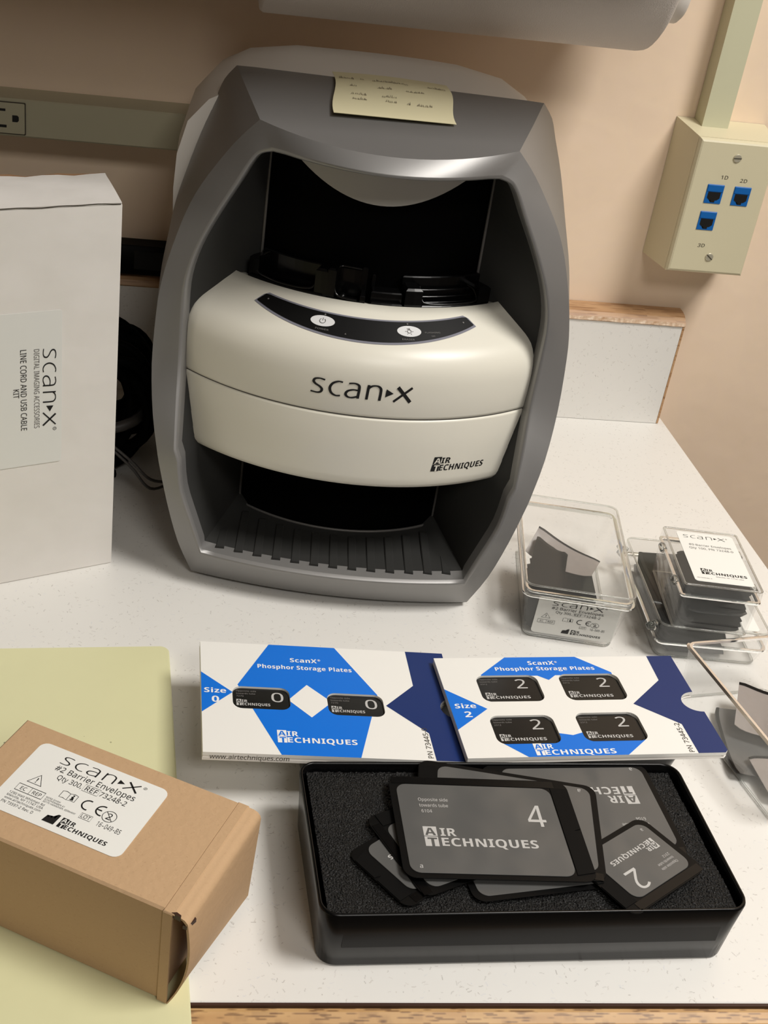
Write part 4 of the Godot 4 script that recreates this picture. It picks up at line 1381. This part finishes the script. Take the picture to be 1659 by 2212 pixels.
	text(g, "#0 Barrier Envelopes", sans, f, -.0130, .0135, .0024, .0300)
	text(g, "Qty 100, PN 73248-0", sans, f, -.0135, .0092, .0024, .0310)
	text(g, "Melville, NY 11747 USA", sans, f, -.0030, -.0258, .0010, .0190)
	text(g, "PN 73599 Rev. A", sans, f, -.0165, -.0288, .0010, .0100)
	obj("small_print", g, S.grey_ink, lab)
	b = t.transform
	for i in 15:
		sheet("barrier_envelope", "black barrier envelope bundled in the small labelled clear box", "envelopes in the small clear box", b * Vector3(rng.randf_range(-.0015, .0015), .0018 + i * .0021, .009 + rng.randf_range(-.002, .002)), Vector3(rng.randf_range(-.5, .5), -6.3 + rng.randf_range(-4, 4), rng.randf_range(-.8, .8)), .041, .050, rng.randf_range(-.0012, .0010), S.env_dark if i % 5 != 1 else S.env_film)
	# 4: open half at the right edge of the picture
	t = thing("clear_box", "open clear plastic box half at the right edge, beside the cards", "box", Vector3(.3935, 0.0010, .4925), 10.0, "clear envelope boxes")
	clear_shell(t, "shell", .0770, .1220, .0710, .1160, 0.0, .0430, .006, true, .0034)
	b = t.transform
	sheet("barrier_envelope", "grey film envelope lying by the left wall of the open clear box half", "envelopes in the open clear box half", b * Vector3(-.0130, .0030, -.004), Vector3(0, 80, 0), .064, .036, .002, S.env_film, .0006)
	sheet("barrier_envelope", "pale grey film envelope at the front of the open clear box half", "envelopes in the open clear box half", b * Vector3(-.004, .0065, .030), Vector3(0, 2, 0), .048, .036, .001, S.env_pale, .0005)
	sheet("barrier_envelope", "pinkish grey envelope curled up inside the open clear box half", "envelopes in the open clear box half", b * Vector3(.008, .0150, -.016), Vector3(6, -24, 8), .046, .042, .005, S.env_pale, .002)

# ------------------------------------------------------------------ wall fittings
func wall_fittings():
	var g := G.new()
	# paper roll hanging under the wall cabinet
	var t := thing("paper_roll", "white paper towel roll hanging on the wall above the scanner", "paper roll", Vector3(0, .4150, .085))
	var loops := []
	var A := []
	for e in [[.0550, .0620], [.0556, .0665], [.0580, .0680], [.20, .0683], [.343, .0680], [.3470, .0672], [.3490, .0645], [.3500, .0600]]:
		var l := []
		for q in 48:
			var a := TAU * q / 48
			l.append(Vector3(e[0], cos(a) * e[1], sin(a) * e[1]))
		loops.append(l)
	g.loft(loops, true, 1)
	for e in [0, 7]:
		for i in 48: g.tri(Vector3(loops[e][0].x, 0, 0), loops[e][i], loops[e][(i + 1) % 48])
	obj("paper", g, S.paper, t)
	g = G.new(); g.cyl(Vector3(.3502, 0, 0), Vector3.RIGHT, .021, .004, 24, .001)
	obj("core", g, S.torn, t)
	for s in [[.0400, .0500], [.3560, .3720]]:
		g = G.new()
		g.prism(rrect(.052, .136, .024, 8, V(0, -.022)), s[0], s[1], .0025, 1, Transform3D(Basis(Vector3(0, 0, 1), Vector3(1, 0, 0), Vector3(0, -1, 0)), Vector3.ZERO))
		obj("bracket", g, S.housing, t)
	# horizontal raceway on the left with a built-in outlet
	t = thing("wall_raceway", "grey-beige horizontal wall raceway behind the white carton", "raceway", Vector3(0, .2265, 0))
	g = G.new(); g.box(Vector3(-1.2, 0, 0.0005), Vector3(.08, .0297, .040), .0012)
	obj("channel", g, S.raceway_grey, t)
	t = thing("wall_outlet", "ivory three-prong outlet set into the horizontal raceway", "outlet", Vector3(-.1375, .2411, .0402))
	g = G.new(); g.prism(rrect(.0350, .0255, .001, 3), 0.0, .0006, .0002, -1, Transform3D(Basis(Vector3.RIGHT, PI / 2), Vector3.ZERO))
	obj("surround", g, S.soft_ink, t)
	g = G.new(); g.prism(rrect(.0334, .0239, .001, 3), 0.0, .0012, .0002, -1, Transform3D(Basis(Vector3.RIGHT, PI / 2), Vector3.ZERO))
	obj("face", g, S.raceway_grey, t)
	for e in [[-.0025, .0063, .0085, .0019], [-.0020, -.0064, .0090, .0021]]:
		g = G.new(); g.box(Vector3(e[0] - e[2] / 2, e[1] - e[3] / 2, .0010), Vector3(e[0] + e[2] / 2, e[1] + e[3] / 2, .0014))
		obj("slot", g, S.hole, t)
	g = G.new(); g.prism(PackedVector2Array([V(.0070, -.0026), V(.0110, -.0026), V(.0121, -.0014), V(.0121, .0014), V(.0110, .0026), V(.0070, .0026)]), .0010, .0014, 0.0, -1, Transform3D(Basis(Vector3(1, 0, 0), Vector3(0, 0, 1), Vector3(0, 1, 0)), Vector3.ZERO))
	obj("ground_hole", g, S.hole, t)
	# vertical raceway and data box on the right
	t = thing("wall_raceway", "pale green-beige vertical wall raceway running down to the data box", "raceway", Vector3(0, .2800, 0))
	g = G.new(); g.box(Vector3(.4434, 0.0, .0005), Vector3(.4668, 1.265, .0200), .0014)
	obj("channel", g, S.raceway, t)
	t = thing("data_outlet_box", "ivory wall box with three blue data jacks right of the scanner", "outlet box", Vector3(.4690, .2200, 0))
	g = G.new()
	var R := func(x0: float, x1: float, y0: float, y1: float, z: float): return [Vector3(x0, y0, z), Vector3(x1, y0, z), Vector3(x1, y1, z), Vector3(x0, y1, z)]
	g.loft([R.call(-.0415, .0385, -.0580, .0640, .0004), R.call(-.0355, .0355, -.0580, .0585, .0435)], true, -1)
	g.quad(Vector3(-.0355, -.0580, .0435), Vector3(.0355, -.0580, .0435), Vector3(.0355, .0585, .0435), Vector3(-.0355, .0585, .0435))
	obj("back_box", g, S.ivory, t)
	g = G.new()
	g.loft([R.call(-.0352, .0352, -.0582, .0582, .0436), R.call(-.0352, .0352, -.0582, .0582, .0455), R.call(-.0338, .0338, -.0568, .0568, .0477), R.call(-.0325, .0325, -.0555, .0555, .0484)], true, -1)
	g.quad(Vector3(-.0325, -.0555, .0484), Vector3(.0325, -.0555, .0484), Vector3(.0325, .0555, .0484), Vector3(-.0325, .0555, .0484))
	obj("face_plate", g, S.ivory, t)
	for e in [V(-.0113, .0126), V(.0129, .0125), V(-.0113, -.0108)]:
		g = G.new()
		g.box(Vector3(e.x - .0074, e.y - .0082, .0478), Vector3(e.x + .0074, e.y + .0082, .0490), .0003)
		var jk := obj("data_jack", g, S.jack_blue, t)
		g = G.new()
		area(g, [V(e.x - .0056, e.y + .0018), V(e.x - .0056, e.y - .0034), V(e.x - .0032, e.y - .0052), V(e.x - .0018, e.y - .0052), V(e.x - .0018, e.y - .0070), V(e.x + .0018, e.y - .0070), V(e.x + .0018, e.y - .0052), V(e.x + .0032, e.y - .0052), V(e.x + .0056, e.y - .0034), V(e.x + .0056, e.y + .0018)], on_face(.0492))
		obj("socket", g, S.hole, jk)
		g = G.new(); g.box(Vector3(e.x - .0070, e.y + .0022, .0489), Vector3(e.x + .0070, e.y + .0078, .0494), .0002)
		obj("shutter", g, S.jack_blue, jk)
	for e in [[V(.0005, .0441), 3.0], [V(.0002, -.0426), -38.0]]:
		g = G.new()
		g.cyl(Vector3(e[0].x, e[0].y, .0480), Vector3.BACK, .0037, .0014, 20, .0006)
		var sc := obj("screw", g, S.metal, t)
		g = G.new()
		var bb := Transform3D(Basis(Vector3.BACK, deg_to_rad(e[1])), Vector3(e[0].x, e[0].y, .0494))
		g.box(Vector3(-.0034, -.0004, -.0001), Vector3(.0034, .0004, .0002), 0.0, bb)
		obj("slot", g, S.soft_ink, sc)
	g = G.new()
	for e in [["1D", -.0090, .0258], ["2D", .0085, .0243], ["3D", -.0130, -.0342]]:
		text(g, e[0], sans, on_face(.0486), e[1], e[2], .0030, .0062)
	obj("lettering", g, S.soft_ink, t)

func cables():
	var g := G.new()
	# dark power strip lying on the backsplash ledge
	var t := thing("power_strip", "black power strip lying on the backsplash ledge behind the carton", "power strip", Vector3(-.10, .1116, .0135))
	g.prism(rrect(.30, .022, .004, 4), 0.0, .0265, .002, 1)
	obj("body", g, S.black_matte, t)
	for i in 5:
		g = G.new()
		g.box(Vector3(-.115 + i * .046, .006, .0108), Vector3(-.087 + i * .046, .022, .0116), .0003)
		obj("socket", g, S.rubber, t)
	# coiled black power cord between carton and scanner
	var r := RandomNumberGenerator.new(); r.seed = 12
	t = thing("coiled_cable", "coiled black power cord between the white carton and the scanner", "cord", Vector3(-.047, 0, .160))
	g = G.new()
	var pts := []
	for i in 900:
		var a := i * TAU / 42.0
		var q := i / 900.0
		var rad := .038 + .009 * sin(i * .031) + .003 * sin(i * .37)
		pts.append(Vector3(cos(a) * rad * .80 + .006 * sin(q * 9.0), .0565 + sin(a) * rad * 1.02, -.058 + fmod(q * 3.0, 1.0) * .075 + .006 * sin(a * 2.0 + q * 5.0)))
	g.tube(pts, .0042, 8)
	obj("coil", g, S.cable, t)
	g = G.new()
	var tail := spline([Vector3(.012, .012, .040), Vector3(-.01, .0048, .03), Vector3(-.05, .0045, -.01), Vector3(-.10, .0045, -.05), Vector3(-.2, .0045, -.09)], 8)
	g.tube(tail, .0037, 8)
	obj("tail", g, S.cable, t)
	g = G.new()
	g.tube(spline([Vector3(-.020, .050, .024), Vector3(.004, .046, .030), Vector3(.024, .050, .024), Vector3(.034, .050, .0)], 6), .0042, 8)
	obj("tie", g, S.cable_grey, t)
	t = thing("thin_cable", "thin grey twin cable crossing the coiled black cord", "cable", Vector3(-.034, 0, .228))
	for k in 2:
		g = G.new()
		g.tube(spline([Vector3(-.05, .085 - k * .002, -.01), Vector3(-.012, .060 - k * .003, .0), Vector3(.012, .042 - k * .005, .004), Vector3(.028, .024 - k * .008, .0), Vector3(.045, .006, -.03)], 6), .0012, 6)
		obj("strand", g, S.cable_grey, t)
